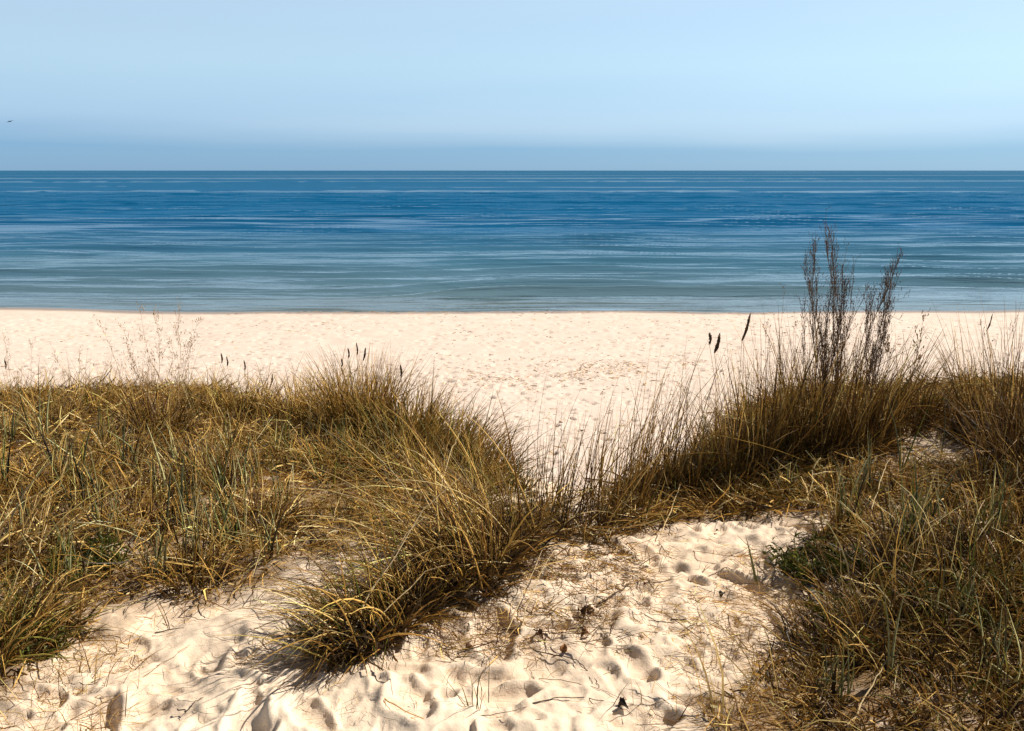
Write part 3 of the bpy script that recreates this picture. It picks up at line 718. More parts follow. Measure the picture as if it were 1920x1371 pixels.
# --- tall thin grass in the gap
def wisps(px, py, label, n, h, rad, az=0.15, lean=0.12, curl=0.35, th=80):
    return tuft(px, py, label, rad, (h * 0.55, h), int(n * 1.5), (0.0016, 0.0028), {'straw': 2, 'fine': 3, 'brown': 3}, lean, curl, az, 0.9, 7, thatch=th, name='tall_grass', cat='tall grass', group='tall thin grass in the gap')
wisps(1045, 960, 'thin tall stalks left of the middle of the sandy gap', 22, 0.62, 0.12)
wisps(1120, 985, 'thin tall stalks leaning right in the middle of the sandy gap', 34, 0.86, 0.12, lean=0.18)
wisps(1170, 960, 'slender stalks between the gap and the dark right clump', 30, 0.80, 0.12)
wisps(1215, 945, 'long pale stalks leaning right, left foot of the right clump', 28, 1.05, 0.13, lean=0.14, curl=0.3)
wisps(1265, 930, 'straight stalks beside the leftmost seed head of the right clump', 34, 0.95, 0.14, th=200)
wisps(1150, 930, 'faint stalks on the slope beyond the gap', 16, 0.62, 0.18)
tuft(1200, 975, 'squat messy tuft at the near foot of the gap stalks', 0.15, (0.08, 0.24), 260, W2, {'brown': 3, 'fine': 3, 'straw': 1.5, 'olive': 1}, 0.6, 0.6, thatch=180)
# --- right clump
RT = {'fine': 3, 'brown': 4.5, 'straw': 1.5, 'olive': 0.6}
tuft(1290, 925, 'dark olive tuft at the left foot of the right clump', 0.20, (0.16, 0.44), 520, W2, {'olive': 2, 'brown': 3, 'fine': 2}, 0.35, 0.5, thatch=1300)
tuft(1375, 900, 'dense tuft of the right clump with three black seed heads above', 0.20, (0.40, 0.84), 420, W1, RT, 0.15, 0.25, thatch=1700,
     heads=((-0.18, 0.80, 0.07, 0.008), (-0.15, 0.75, 0.13, 0.009), (0.0, 0.82, 0.18, 0.008)))
tuft(1440, 868, 'black-rooted tuft in the middle of the right clump', 0.20, (0.50, 0.98), 440, W1, RT, 0.12, 0.22, thatch=2000)
T_MUG = tuft(1520, 855, 'black-rooted tuft under the tall wormwood of the right clump', 0.22, (0.50, 1.0), 440, W1, RT, 0.12, 0.22, thatch=2200)
tuft(1600, 838, 'bristly right end of the right clump under the leaning wormwood', 0.20, (0.45, 0.92), 380, W1, RT, 0.15, 0.25, thatch=1500)
tuft(1680, 800, 'thin straw tuft right of the leaning wormwood', 0.25, (0.34, 0.78), 520, W1, RT, 0.3, 0.5, az=0.3, spread=1.1, thatch=350)
tuft(1745, 790, 'small tuft leaning right on the right crest', 0.22, (0.22, 0.52), 400, W1, RT, 0.35, 0.5, az=0.1, spread=0.9, thatch=250)
tuft(1800, 790, 'lowest sparse tuft of the right crest beside the green sprig', 0.2, (0.16, 0.40), 260, W1, RT, 0.35, 0.5, thatch=200)
tuft(1890, 830, 'tall dense tuft at the right edge with upright stalks against the beach', 0.26, (0.5, 0.98), 640, W1, RT, 0.15, 0.35, thatch=1900, heads=((-0.22, 0.70, 0.12, 0.004),))
tuft(1960, 900, 'dark tuft cut by the right edge, below the upright stalks', 0.3, (0.35, 0.65), 900, W1, {'brown': 4, 'fine': 2, 'dark': 1}, 0.35, 0.5, thatch=700)
tuft(1860, 935, 'dark brown mound of grass in front of the right edge tuft', 0.26, (0.12, 0.30), 800, W1, {'brown': 4, 'dark': 2, 'fine': 1.5}, 0.5, 0.6, thatch=700)
tuft(1650, 800, 'matted golden tuft right of the black hollow', 0.24, (0.12, 0.28), 600, W1, {'fine': 3, 'straw': 2, 'brown': 2}, 0.8, 0.6, az=-0.5, spread=1.2, thatch=300)
tuft(1360, 955, 'overhanging straw tuft at the top edge of the sand path', 0.18, (0.12, 0.26), 420, W2, {'fine': 3, 'brown': 3, 'straw': 2}, 0.6, 0.7, thatch=300)
tuft(1510, 925, 'low olive green cushion of grass behind the path, left of the dark green shoots', 0.22, (0.05, 0.14), 900, (0.0009, 0.0016), {'olive': 5, 'fine': 2}, 0.5, 0.6)
tuft(1400, 930, 'low yellow-brown fringe right above the overhanging straw tuft', 0.20, (0.06, 0.16), 600, (0.0009, 0.0016), {'fine': 4, 'olive': 2, 'straw': 1}, 0.6, 0.6)
# --- right bank
def spikes(px, py, label, n, h, rad=0.06, az=None, lean=0.12, dry=10):
    return shoots(px, py, label, n, h, rad, az, lean, (0.0034, 0.0062), dry)
spikes(1690, 905, 'two long blue-black blades standing right of the golden mat', 3, 0.42, 0.02, 0.0, 0.32, 2)
spikes(1765, 860, 'dark slanting blade beside the small sand patch of the right bank', 2, 0.36, 0.015, 0.0, 0.35, 1)
spikes(1590, 985, 'upright green shoots at the right end of the path sand', 8, 0.32)
spikes(1695, 1035, 'sheaf of grey-green shoots in the middle of the right bank', 14, 0.36, 0.08)
spikes(1730, 1000, 'olive shoots behind the sheaf of the right bank', 10, 0.34, 0.1)
spikes(1665, 1290, 'single dark stalk standing above the litter low on the right bank', 2, 0.36, 0.01, None, 0.03, 3)
spikes(1420, 1090, 'single dark blade leaning left on the sand beside the green weed', 1, 0.20, 0.004, math.pi, 0.35, 1)
BR = {'brown': 5, 'fine': 1.2, 'dark': 3, 'olive': 1, 'straw': 0.9}
for (px_, py_, r_, h0, h1, n_, nm_, lb_) in (
    (1620, 1130, 0.20, 0.10, 0.26, 700, BR, 'brown matted tuft just right of the green weed cushion'),
    (1760, 1110, 0.25, 0.12, 0.34, 850, BR, 'dark thicket of short grass in the middle of the right bank'),
    (1870, 1060, 0.28, 0.12, 0.36, 850, BR, 'dark thicket of short grass near the right edge, mid height'),
    (1560, 1215, 0.16, 0.08, 0.22, 550, BR, 'black-hollowed tuft at the left margin of the right bank'),
    (1690, 1220, 0.22, 0.10, 0.26, 700, BR, 'low brown tangle behind the single dark stalk'),
    (1830, 1220, 0.25, 0.10, 0.28, 700, {'brown': 4, 'olive': 3, 'fine': 1}, 'olive brown tangle low on the right bank'),
    (1910, 1180, 0.22, 0.12, 0.32, 600, {'olive': 4, 'brown': 3, 'grey': 1}, 'greenish thicket at the right edge of the right bank'),
    (1620, 1340, 0.16, 0.06, 0.16, 380, {'brown': 3, 'straw': 2, 'fine': 2}, 'short straw and brown stubble at the bottom of the right bank'),
    (1800, 1345, 0.20, 0.08, 0.20, 500, BR, 'short dark stubble at the bottom edge, far right'),
    (1490, 1310, 0.14, 0.05, 0.14, 160, {'brown': 3, 'straw': 3}, 'sparse stubble where the right bank thins out on the sand')):
    tuft(px_, py_, lb_, r_, (h0, h1), n_, (0.0009, 0.0018), nm_, 0.6, 0.7, thatch=n_ // 2)
spikes(1620, 925, 'dark green shoots in the golden mat behind the path', 7, 0.30, 0.08)
spikes(1850, 1010, 'thin dark shoots near the right edge, above the pale slanting straw', 8, 0.36, 0.10)
spikes(1780, 1180, 'green shoots low in the olive brown tangle', 8, 0.30, 0.10)
spikes(1480, 930, 'short olive shoots just behind the top edge of the path', 6, 0.22, 0.08)
spikes(1890, 1280, 'dark green shoots in the lower right corner', 8, 0.30, 0.10)
spikes(1560, 1300, 'thin green-brown shoots at the bottom margin of the right bank', 7, 0.22, 0.08)
# --- sprouts on the open sand
def sprout(px, py, label, n, h, rad=0.02, lean=0.35, names=None, W=(0.0009, 0.0016), curl=0.25):
    return tuft(px, py, label, rad, (h * 0.5, h), n, W, names or {'brown': 3, 'fine': 2, 'olive': 1}, lean, curl, name='grass_sprout', cat='grass sprout', group='sprouts on the bare sand', segs=5)
sprout(900, 1322, 'fan of green-brown blades growing from the sand at the bottom middle', 11, 0.19, 0.045, 0.22, {'olive': 3, 'brown': 1, 'grey': 1}, (0.0011, 0.0018))
sprout(1112, 1120, 'pair of dark upright stalks on the sand right of the crumbling litter', 3, 0.24, 0.02, 0.08, {'brown': 1, 'dark': 1})
sprout(1150, 1100, 'thin straight stalk right of the paired dark stalks', 3, 0.20, 0.03, 0.1)
sprout(1200, 1320, 'crossed stalks low on the sand right of the fan of blades', 4, 0.16, 0.03, 0.3)
sprout(1145, 1325, 'long dark stalk slanting left above the black curled leaf', 1, 0.20, 0.003, 0.4, {'dark': 1}, (0.0012, 0.0016))
sprout(1265, 1350, 'slanting stalk low on the sand, left of the path stubble', 2, 0.16, 0.02, 0.3)
sprout(1350, 1240, 'small brown sprout on the sand before the right bank', 9, 0.14, 0.06, 0.35)
sprout(1430, 1230, 'thin tall brown sprout at the margin of the right bank', 14, 0.19, 0.07, 0.3)
sprout(1500, 1150, 'grassy sprout below the green weed cushion', 18, 0.16, 0.08, 0.4)
sprout(1370, 1360, 'bristly brown sprout at the bottom edge, right of middle', 20, 0.16, 0.07, 0.5)
sprout(1215, 1060, 'curly brown sprout under the squat tuft at the top of the path', 12, 0.15, 0.08, 0.5)
sprout(1300, 1070, 'few thin stalks in the middle of the path sand', 5, 0.12, 0.06, 0.5)
sprout(230, 1215, 'small brown sprout at the front of the left mat', 9, 0.12, 0.05, 0.6)
sprout(330, 1180, 'thin upright stalk before the left mat', 4, 0.20, 0.05, 0.2)
sprout(140, 1280, 'forked dry sprout on the lower left sand', 7, 0.13, 0.04, 0.4)
sprout(470, 1130, 'curved blades at the sand edge, left of the wind-smoothed hollow', 6, 0.14, 0.06, 0.5)
sprout(1050, 1110, 'cluster of short brown stems above the dark litter heap', 12, 0.12, 0.03, 0.4)

# ------------------------------------------------------------------ wormwood and other branched stalks
def branched(parent, base, tip, nb, blen, col, r0, fast=0.45, tw=3, part='stem', sub='branchlets', K=10, bud=1.0, start=0.45):
    """one woody stem from base to tip, with upright side shoots that carry small dry heads"""
    m = MB(); s = np.linspace(0, 1, K)
    base = np.array(base, float); tip = np.array(tip, float); L = np.linalg.norm(tip - base)
    c = base[None] * (1 - s[:, None]) + tip[None] * s[:, None]
    c[:, 0] += L * 0.02 * np.sin(s * math.pi * rng.uniform(1, 2.5)) * rng.choice([-1, 1]); c[:, 1] += L * 0.03 * np.sin(s * math.pi) * rng.normal(); c[1:-1, 0] += L * 0.007 * rng.normal(size=K - 2)
    tubes(m, c[None], (r0 * (1 - 0.72 * s))[None], np.array([col]), 5)
    st = m.build(part, M_WOOD, parent)
    m = MB(); d = (tip - base) / L
    f = rng.uniform(start, 0.97, nb); k = f * (K - 1); i = k.astype(int); w = (k - i)[:, None]
    P0 = c[i] * (1 - w) + c[np.minimum(i + 1, K - 1)] * w
    az = rng.uniform(0, 6.28, nb); ln = rng.uniform(fast * 0.6, fast * 1.3, nb)
    bl = blen * (1.15 - f * 0.75) * rng.uniform(0.5, 1.1, nb)
    A = arcs(P0, az, ln, -ln * 0.6, bl, 5, 1.0, 0.05)
    sh = (d[:2] / max(d[2], 0.2))
    A[:, :, :2] += (A[:, :, 2:3] - P0[:, None, 2:3]) * sh[None, None] * 0.9
    cc = np.array(col)[None] * (1 + 0.25 * rng.normal(size=(nb, 1)))
    tubes(m, A, np.linspace(1, 0.4, 6)[None] * (r0 * 0.34) * np.ones((nb, 1)), cc, 3)
    # twiglets and heads
    T = nb * tw; j = rng.integers(0, nb, T); kk = rng.integers(1, 6, T)
    Q = A[j, kk]
    B = arcs(Q, rng.uniform(0, 6.28, T), rng.uniform(0.2, 1.0, T), np.zeros(T) - 0.2, rng.uniform(0.012, 0.05, T) * (0.5 + blen * 2.2), 3, 1.0, 0.06)
    tubes(m, B, np.array([1, .8, .6, .5])[None] * (r0 * 0.2) * np.ones((T, 1)), np.array(col)[None] * (1 + 0.3 * rng.normal(size=(T, 1))), 3)
    H = np.concatenate([B[:, -1], B[:, 2], A[:, -1]]); nH = len(H)
    rad = 0.0016 * bud * rng.uniform(0.6, 1.4, nH)
    Hs = np.stack([H, H + np.array([0, 0, 1])[None] * (rad * 2.2)[:, None], H + np.array([0, 0, 1])[None] * (rad * 4)[:, None]], 1)
    tubes(m, Hs, np.stack([rad * 0.5, rad, rad * 0.3], 1), np.array(col)[None] * (1 + 0.3 * rng.normal(size=(nH, 1))), 4)
    m.build(sub, M_WOOD, st, origin=parent.location)
    return st
def at_depth(px, py, yy):
    """point on the vertical plane Y = yy seen at a place of the photograph"""
    d = fw + (px - 960) / F * np.array([1, 0, 0]) + (685.5 - py) / F * up
    t = yy / d[1]
    return np.array([d[0] * t, yy, d[2] * t + EYE])
def bush(px, py, label, tips, nb, blen, col, r0, fast=0.4, name='wormwood', cat='wormwood', group='tall branched dry stalks', dy=0.12, **kw):
    gx, gy = ground(px, py); gx = float(gx[0]); gy = float(gy[0])
    t = empty(name, (gx, gy, float(macro(gx, gy)))); tag(t, label, cat, group)
    for (tx, ty, *w) in tips:
        yy = gy + rng.uniform(-dy, dy); tip = at_depth(tx, ty, yy)
        bx = gx + (tip[0] - gx) * 0.22 + rng.normal(0, 0.03); by = gy + rng.normal(0, 0.03)
        k = w[0] if w else 1.0
        branched(t, (bx, by, float(macro(bx, by)) - 0.01), tip, int(nb * k), blen, col, r0 * (0.75 + 0.25 * k), fast, **kw)
    return t
DK = (0.125, 0.077, 0.045)
bush(1545, 842, 'tallest dark wormwood standing straight up against the sea', ((1552, 424, 1.3), (1524, 455, 1.2), (1512, 500, .8), (1570, 450, 1.0), (1584, 490, 1.0), (1596, 520, .7), (1535, 520, .9), (1562, 540, .8), (1608, 480, .3), (1505, 570, .5), (1618, 560, .5)),
     46, 0.30, DK, 0.0038, 0.20, tw=4, bud=1.1, start=0.25)
bush(1590, 846, 'dark wormwood leaning right against the sea, next to the straight one', ((1678, 484, 1.3), (1660, 520, 1.0), (1684, 530, 1.0), (1640, 545, .8), (1668, 575, .8), (1625, 550, .5)),
     42, 0.26, DK, 0.0037, 0.24, tw=4, bud=1.1, start=0.35)
bush(1470, 850, 'thin pale branched stalks left of the straight wormwood', ((1420, 560, .5), (1478, 535, .6), (1452, 590, .5), (1490, 580, .6), (1440, 600, .5)), 10, 0.14, (0.26, 0.17, 0.09), 0.0018, 0.35, name='branched_stalks', cat='dry stalks')
PL = (0.50, 0.34, 0.18)
bush(300, 812, 'pale branching flower stalks rising from the dark-rooted tuft', ((342, 562, 1.2), (300, 575, 1.2), (265, 575, 1.0), (368, 600, 1.0), (225, 610, 1.1), (188, 600, .6), (325, 640, .9), (245, 650, .8), (360, 660, .6)),
     20, 0.17, PL, 0.0019, 0.7, name='branched_stalks', cat='dry stalks', tw=3, bud=1.2, start=0.35)
bush(20, 790, 'faint pale branched stalk at the left edge against the beach', ((8, 615, 1), (35, 690, .6), (60, 640, .5)), 12, 0.12, PL, 0.0016, 0.6, name='branched_stalks', cat='dry stalks')
bush(130, 800, 'thin pale branched stalks over the short sparse straw tuft', ((150, 650, .8), (95, 640, .7), (120, 690, .7), (168, 700, .5)), 10, 0.10, PL, 0.0014, 0.6, name='branched_stalks', cat='dry stalks')
bush(1700, 790, 'pale branched stalk with leafy tip right of the leaning wormwood', ((1735, 585, 1.2), (1665, 620, .8), (1715, 660, .5)), 14, 0.12, (0.42, 0.28, 0.15), 0.0017, 0.6, name='branched_stalks', cat='dry stalks', bud=2.0)
bush(1870, 820, 'dark branched stalks in the right edge tuft', ((1842, 605, .8), (1868, 640, .6), (1905, 600, .8), (1915, 650, .8)), 12, 0.14, (0.16, 0.10, 0.055), 0.0020, 0.35, name='branched_stalks', cat='dry stalks')

# ------------------------------------------------------------------ low green weeds
def weed(px, py, label, rad, h, n, names=None):
    gx, gy = ground(px, py); gx = float(gx[0]); gy = float(gy[0]); gz = float(macro(gx, gy))
    t = empty('weed', (gx, gy, gz)); tag(t, label, 'weed', 'low green weeds')
    ns = max(8, n // 22); P0 = jitter_root(gx, gy, rad * 0.5, ns)
    a = np.arctan2(P0[:, 1] - gy, P0[:, 0] - gx) + rng.normal(0, .5, ns)
    S = arcs(P0, a, np.abs(rng.normal(0.7, 0.35, ns)), rng.normal(0.3, 0.3, ns), rng.uniform(0.6, 1.1, ns) * max(h, rad * 0.7), 5)
    m = MB(); tubes(m, S, taper(ns, 5, np.full(ns, 0.0014), 0.5), cols({'olive': 1, 'brown': 1}, ns), 4); m.build('stems', M_GREEN, t)
    j = rng.integers(0, ns, n); k = rng.integers(1, 6, n)
    L = arcs(S[j, k], rng.uniform(0, 6.28, n), np.abs(rng.normal(0.9, 0.4, n)), rng.normal(0.5, 0.4, n), rng.uniform(0.015, 0.045, n), 3)
    m = MB(); tubes(m, L, np.array([0.5, 1, 0.8, 0.1])[None] * rng.uniform(0.002, 0.0042, n)[:, None], cols(names or {'green': 3, 'olive': 1}, n), 2)
    m.build('leaves', M_GREEN, t)
weed(1520, 1072, 'dark green weed cushion casting shadow on the sand by the right bank', 0.20, 0.11, 2000, {'green': 3, 'olive': 1, 'dark': 1})
weed(1600, 1075, 'smaller green weed just right of the dark green cushion', 0.12, 0.07, 350)
weed(165, 1062, 'dark green cushion weed in the lower left mat', 0.18, 0.12, 1500)
weed(60, 1215, 'dull green weed under the tuft cut by the left edge', 0.13, 0.08, 400, {'olive': 2, 'green': 1})
weed(1810, 762, 'small fresh green sprig on the right crest', 0.10, 0.07, 160)
weed(1690, 1120, 'green leafy weed in the shade of the right bank', 0.14, 0.07, 350, {'olive': 2, 'green': 2})
weed(1885, 1120, 'green leafy weed near the right edge of the view', 0.16, 0.10, 400, {'olive': 2, 'green': 2})
weed(1560, 1160, 'olive weed at the left margin of the right bank', 0.12, 0.06, 300, {'olive': 3, 'green': 1})

# ------------------------------------------------------------------ dead leaves, twigs and long straws on the ground
def surf(x, y): return float(macro(x, y))
def leaf(px, py, label, size, col, stand=0.5, rz=0.0, curl=0.5, lobes=3, lift=0.012):
    gx, gy = ground(px, py); gx = float(gx[0]); gy = float(gy[0])
    o_ = (gx, gy, surf(gx, gy) + lift)
    nu, nv = 15, 9
    u = np.linspace(0, 1, nu)[:, None]; v = np.linspace(-1, 1, nv)[None]
    size = size * 0.62; w = np.sin(np.clip(u, 0, 1) * math.pi) ** 0.7 * (1 + 0.10 * np.cos(u * math.pi * 2 * lobes))
    X = (u - 0.5) * size + 0 * v; Y = v * w * size * 0.36
    Z = curl * size * 0.9 * (v * w) ** 2 * 0.6 + curl * size * 0.35 * np.sin(u * 3.1) + 0.03 * size * np.sin(v * 7 + u * 5)
    V = np.stack([X, Y, Z], -1).reshape(-1, 3)
    ca, sa = math.cos(stand), math.sin(stand)
    V = np.stack([V[:, 0] * ca - V[:, 2] * sa, V[:, 1], V[:, 0] * sa + V[:, 2] * ca], 1)
    cz, sz = math.cos(rz), math.sin(rz)
    V = np.stack([V[:, 0] * cz - V[:, 1] * sz, V[:, 0] * sz + V[:, 1] * cz, V[:, 2]], 1)
    V[:, 2] -= V[:, 2].min() + lift + 0.004
    id2 = np.arange(nu * nv).reshape(nu, nv)
    q2 = np.stack([id2[:-1, :-1], id2[1:, :-1], id2[1:, 1:], id2[:-1, 1:]], -1).reshape(-1, 4)
    vein = (0.75 + 0.25 * np.clip(np.abs(np.repeat(v, nu, 0)) * 5, 0, 1)).reshape(-1, 1)
    m = MB(); m.add(V + np.array(o_)[None], q2, None, np.array(col)[None] * vein)
    t = m.build('dead_leaf', M_LEAF, origin=o_)
    md = t.modifiers.new('thickness', 'SOLIDIFY'); md.thickness = 0.0009
    tag(t, label, 'dead leaf', 'dead leaves on the sand')
    # the stalk
    m = MB(); s = np.linspace(0, 1, 5)[:, None]
    e0 = V.reshape(nu, nv, 3)[0, nv // 2] + np.array(o_); e1 = e0 + np.array([-cz, -sz, 0.15]) * size * 0.5
    tubes(m, (e0[None] * (1 - s) + e1[None] * s)[None], np.full((1, 5), 0.0007), np.array([(0.08, 0.04, 0.02)]), 4)
    m.build('leaf_stalk', M_WOOD, t, origin=o_)
    return t
BRN = (0.20, 0.085, 0.028); DBR = (0.17, 0.085, 0.04)
leaf(1058, 1222, 'orange brown curled leaf standing on the sand beside a black twig', 0.055, (0.30, 0.13, 0.04), 1.05, 1.3, 0.6)
leaf(912, 1126, 'brown cupped leaf at the right foot of the arching tuft', 0.07, BRN, 0.12, 0.2, 1.0)
leaf(1090, 1152, 'dark crumpled leaf under the paired dark stalks', 0.07, DBR, 0.16, 2.0, 0.9)
leaf(1108, 1148, 'second dark crumpled leaf of the heap under the paired stalks', 0.055, DBR, 0.24, 0.4, 0.9)
leaf(1098, 1192, 'brown folded leaf lying just above the orange one', 0.06, BRN, 0.14, 0.3, 0.8)
leaf(1168, 1330, 'black curled leaf at the end of the long twig, bottom of the path', 0.06, (0.035, 0.025, 0.02), 0.2, -0.3, 1.0)
leaf(1355, 1118, 'small black leaf in a footprint at mid path', 0.05, (0.03, 0.02, 0.015), 0.4, 0.7, 0.8)
leaf(1210, 1096, 'tiny red-brown leaf right of the dark twig', 0.028, (0.16, 0.05, 0.02), 0.3, 0.2, 0.6)
leaf(195, 1290, 'small dark pod-like leaf on the lower left sand', 0.032, DBR, 0.16, 0.3, 1.0)
leaf(1010, 1195, 'dark brown leaf left of the folded brown leaf', 0.06, DBR, 0.06, 2.6, 0.9)
leaf(880, 1215, 'brown leaf scrap below the arching tuft', 0.05, DBR, 0.08, 0.5, 0.7)
leaf(1710, 1180, 'cream curled leaf lit up in the dark litter of the right bank', 0.05, (0.62, 0.46, 0.27), 0.9, 1.2, 0.8)
leaf(1735, 1275, 'large pale brown leaf low in the right bank litter', 0.10, (0.34, 0.19, 0.09), 0.3, -0.3, 0.7)
leaf(1650, 1265, 'rusty leaf beside the single dark stalk', 0.06, BRN, 0.16, 0.8, 0.7)
leaf(1850, 1330, 'rusty leaf at the bottom right, among stubble', 0.06, BRN, 0.12, 1.8, 0.7)
leaf(1535, 1228, 'small cream leaf above the black hollow of the right bank', 0.03, (0.6, 0.42, 0.26), 0.4, 0.1, 0.5)
leaf(1345, 995, 'small dark leaf near the top of the path', 0.03, DBR, 0.12, 0.1, 0.6)
leaf(990, 760, 'stray brown leaf blown high on the slope of the gap', 0.05, DBR, 0.12, 0.1, 0.6)

def ground_line(px, lift):
    """polyline laid over the ground through places of the photograph; px = list of (x, y[, lift])"""
    gx, gy = ground([p[0] for p in px], [p[1] for p in px])
    K = 5 * (len(px) - 1) + 1
    s = np.linspace(0, len(px) - 1, K); ii = np.arange(len(px))
    X = np.interp(s, ii, gx); Y = np.interp(s, ii, gy); Lf = np.interp(s, ii, [p[2] if len(p) > 2 else lift for p in px])
    X = X + 0.003 * rng.normal(size=K); Y = Y + 0.003 * rng.normal(size=K)
    return np.stack([X, Y, macro(X, Y) + Lf], 1)
def twig(px, label, r, col, lift=0.006, forks=(), name='twig', cat='twig', group='twigs on the sand', mat=None, pale_tip=False):
    P = ground_line(px, lift); m = MB(); K = len(P)
    tubes(m, P[None], (r * (1 - 0.6 * np.linspace(0, 1, K)))[None], np.array([col]), 6)
    for (k0, pts) in forks:
        Q = ground_line(pts, lift); Q[0] = P[min(k0 * 5, K - 1)]
        tubes(m, Q[None], (r * 0.6 * (1 - 0.5 * np.linspace(0, 1, len(Q))))[None], np.array([col]), 5)
    o = m.build(name, mat or M_WOOD, origin=tuple(P[0])); tag(o, label, cat, group)
    return o
TW = (0.05, 0.03, 0.02)
twig([(1000, 1222), (1050, 1233), (1080, 1240), (1110, 1270), (1125, 1292)], 'black vine-like twig running under the orange brown leaf', 0.0022, TW, forks=((2, [(1080, 1240), (1100, 1262), (1112, 1285)]), (0, [(1005, 1222), (1022, 1238)])))
twig([(975, 1325), (1040, 1312), (1100, 1312), (1150, 1322), (1185, 1342)], 'long thin black twig leading to the black curled leaf', 0.0018, TW)
twig([(1010, 1275), (1080, 1282), (1140, 1300), (1180, 1320)], 'thin brown twig parallel above the long black twig', 0.0012, (0.14, 0.08, 0.04))
twig([(135, 1352), (220, 1310), (300, 1250), (358, 1210)], 'long thin brown stalk lying slanted on the lower left sand', 0.0016, (0.20, 0.12, 0.06), forks=((2, [(262, 1272), (268, 1250), (285, 1228)]),))
twig([(290, 1190), (320, 1183), (345, 1180)], 'short dark twig at the front of the left mat', 0.0026, TW)
twig([(350, 1158), (390, 1165), (430, 1180)], 'thin forked twig on the sand before the left mat', 0.0014, (0.12, 0.07, 0.04), forks=((1, [(390, 1165), (425, 1166)]),))
twig([(335, 1332), (350, 1336), (370, 1318), (382, 1310)], 'small kinked black twig low on the sand, left', 0.0022, TW, forks=((1, [(350, 1336), (348, 1345)]),))
twig([(1120, 1140), (1150, 1118), (1180, 1098), (1205, 1090)], 'thick dark twig slanting up right beside the paired stalks', 0.0035, (0.07, 0.045, 0.032))
twig([(1255, 1165), (1285, 1165), (1302, 1175)], 'dark brown twig lying level at mid path', 0.0030, TW)
twig([(1315, 1088), (1340, 1078), (1360, 1066), (1390, 1074)], 'dark bent twig in the upper path', 0.0024, TW)
twig([(1215, 1098), (1250, 1092), (1280, 1084)], 'thin brown twig from the tiny red-brown leaf', 0.0014, (0.16, 0.08, 0.04))
twig([(1235, 1020), (1250, 1040), (1262, 1053)], 'short black twig slanting down in the upper path', 0.0020, TW)
twig([(1300, 1035), (1380, 1046), (1470, 1036), (1570, 1035)], 'long level straw across the upper path', 0.0014, (0.24, 0.15, 0.07))
twig([(1380, 1195), (1430, 1178), (1500, 1165)], 'curved straw reaching from the path to the right bank', 0.0018, (0.34, 0.22, 0.11))
twig([(1410, 1095), (1455, 1098), (1530, 1090)], 'long thin twig below the dark single blade', 0.0018, (0.20, 0.13, 0.08))
twig([(700, 1298), (745, 1330), (820, 1360)], 'golden split straw lying low in the middle of the sand', 0.0026, (0.55, 0.34, 0.13), forks=((0, [(700, 1298), (735, 1335), (800, 1362)]),))
twig([(840, 1215), (900, 1200), (960, 1180), (1060, 1165)], 'straw-coloured stalk along the crumbling litter', 0.0024, (0.42, 0.28, 0.13), 0.012)
twig([(940, 1185), (1010, 1188), (1090, 1195)], 'dark stalk in the crumbling litter line', 0.0026, TW, 0.012)
twig([(860, 1230), (900, 1215), (940, 1205)], 'black broken stalk below the arching tuft', 0.0026, TW, 0.010)
twig([(880, 1350), (930, 1342), (990, 1330)], 'thin dark stalk lying right of the fan of blades', 0.0016, TW)
PS = (0.62, 0.46, 0.24)
LS = dict(name='straw', cat='straw', group='long pale straws', mat=M_DRY)
twig([(1598, 1060, .02), (1650, 1020, .08), (1690, 990, .13)], 'bright long straw slanting up right at the left of the right bank', 0.0030, PS, **LS)
twig([(1630, 985, .04), (1650, 940, .14), (1662, 915, .16)], 'bright short straw pointing up, above the long slanting one', 0.0030, PS, **LS)
twig([(1788, 1090, .10), (1830, 1120, .08), (1880, 1165, .05)], 'pale long straw slanting down right near the right edge', 0.0026, PS, **LS)
twig([(1590, 1371, .02), (1640, 1310, .08), (1655, 1290, .1)], 'pale straw rising at the bottom of the right bank', 0.0030, PS, **LS)
twig([(1450, 1325, .01), (1540, 1300, .02), (1640, 1290, .03)], 'long pale straw lying level at the foot of the right bank', 0.0022, PS, **LS)
twig([(1735, 1015, .08), (1780, 1000, .10), (1822, 995, .1)], 'pale curved straw in the upper right bank', 0.0022, PS, **LS)
twig([(1810, 1035, .04), (1830, 1000, .09), (1845, 970, .12)], 'bent straw standing in the right bank near the edge', 0.0024, PS, **LS)
twig([(1670, 1270, .04), (1700, 1310, .03), (1730, 1345, .02)], 'cream straw slanting down right beside the single dark stalk', 0.0022, PS, **LS)
twig([(60, 1130, .06), (90, 1060, .14), (105, 1000, .18)], 'cream bent straw standing in the left mat near the edge', 0.0028, PS, **LS)
twig([(250, 1010, .06), (310, 1008, .08), (345, 1005, .08)], 'cream straw lying level in the left mat', 0.0026, PS, **LS)
twig([(0, 1195, .05), (90, 1178, .06), (200, 1188, .04), (270, 1200, .01)], 'long curved straw over the lower left sand edge', 0.0024, PS, **LS)
twig([(380, 1080, .02), (400, 1010, .12), (430, 970, .18)], 'pale straw slanting up at the front of the left mat', 0.0030, PS, **LS)
twig([(195, 1060, .08), (225, 1055, .09)], 'short white broken straw beside the green cushion weed', 0.0034, (0.72, 0.60, 0.42), **LS)
twig([(800, 1075, .05), (850, 960, .32), (862, 935, .36)], 'long pale straw crossing the arching tufts to the upper right', 0.0026, PS, **LS)
twig([(880, 1010, .12), (950, 985, .14), (1010, 975, .16), (1085, 945, .18)], 'thick pale stalk slanting right above the dark-rooted tangle', 0.0026, (0.55, 0.42, 0.25), **LS)
twig([(560, 855, .10), (600, 850, .12), (640, 845, .12)], 'pale bent straw above the mat under the pale crest tuft', 0.0024, PS, **LS)

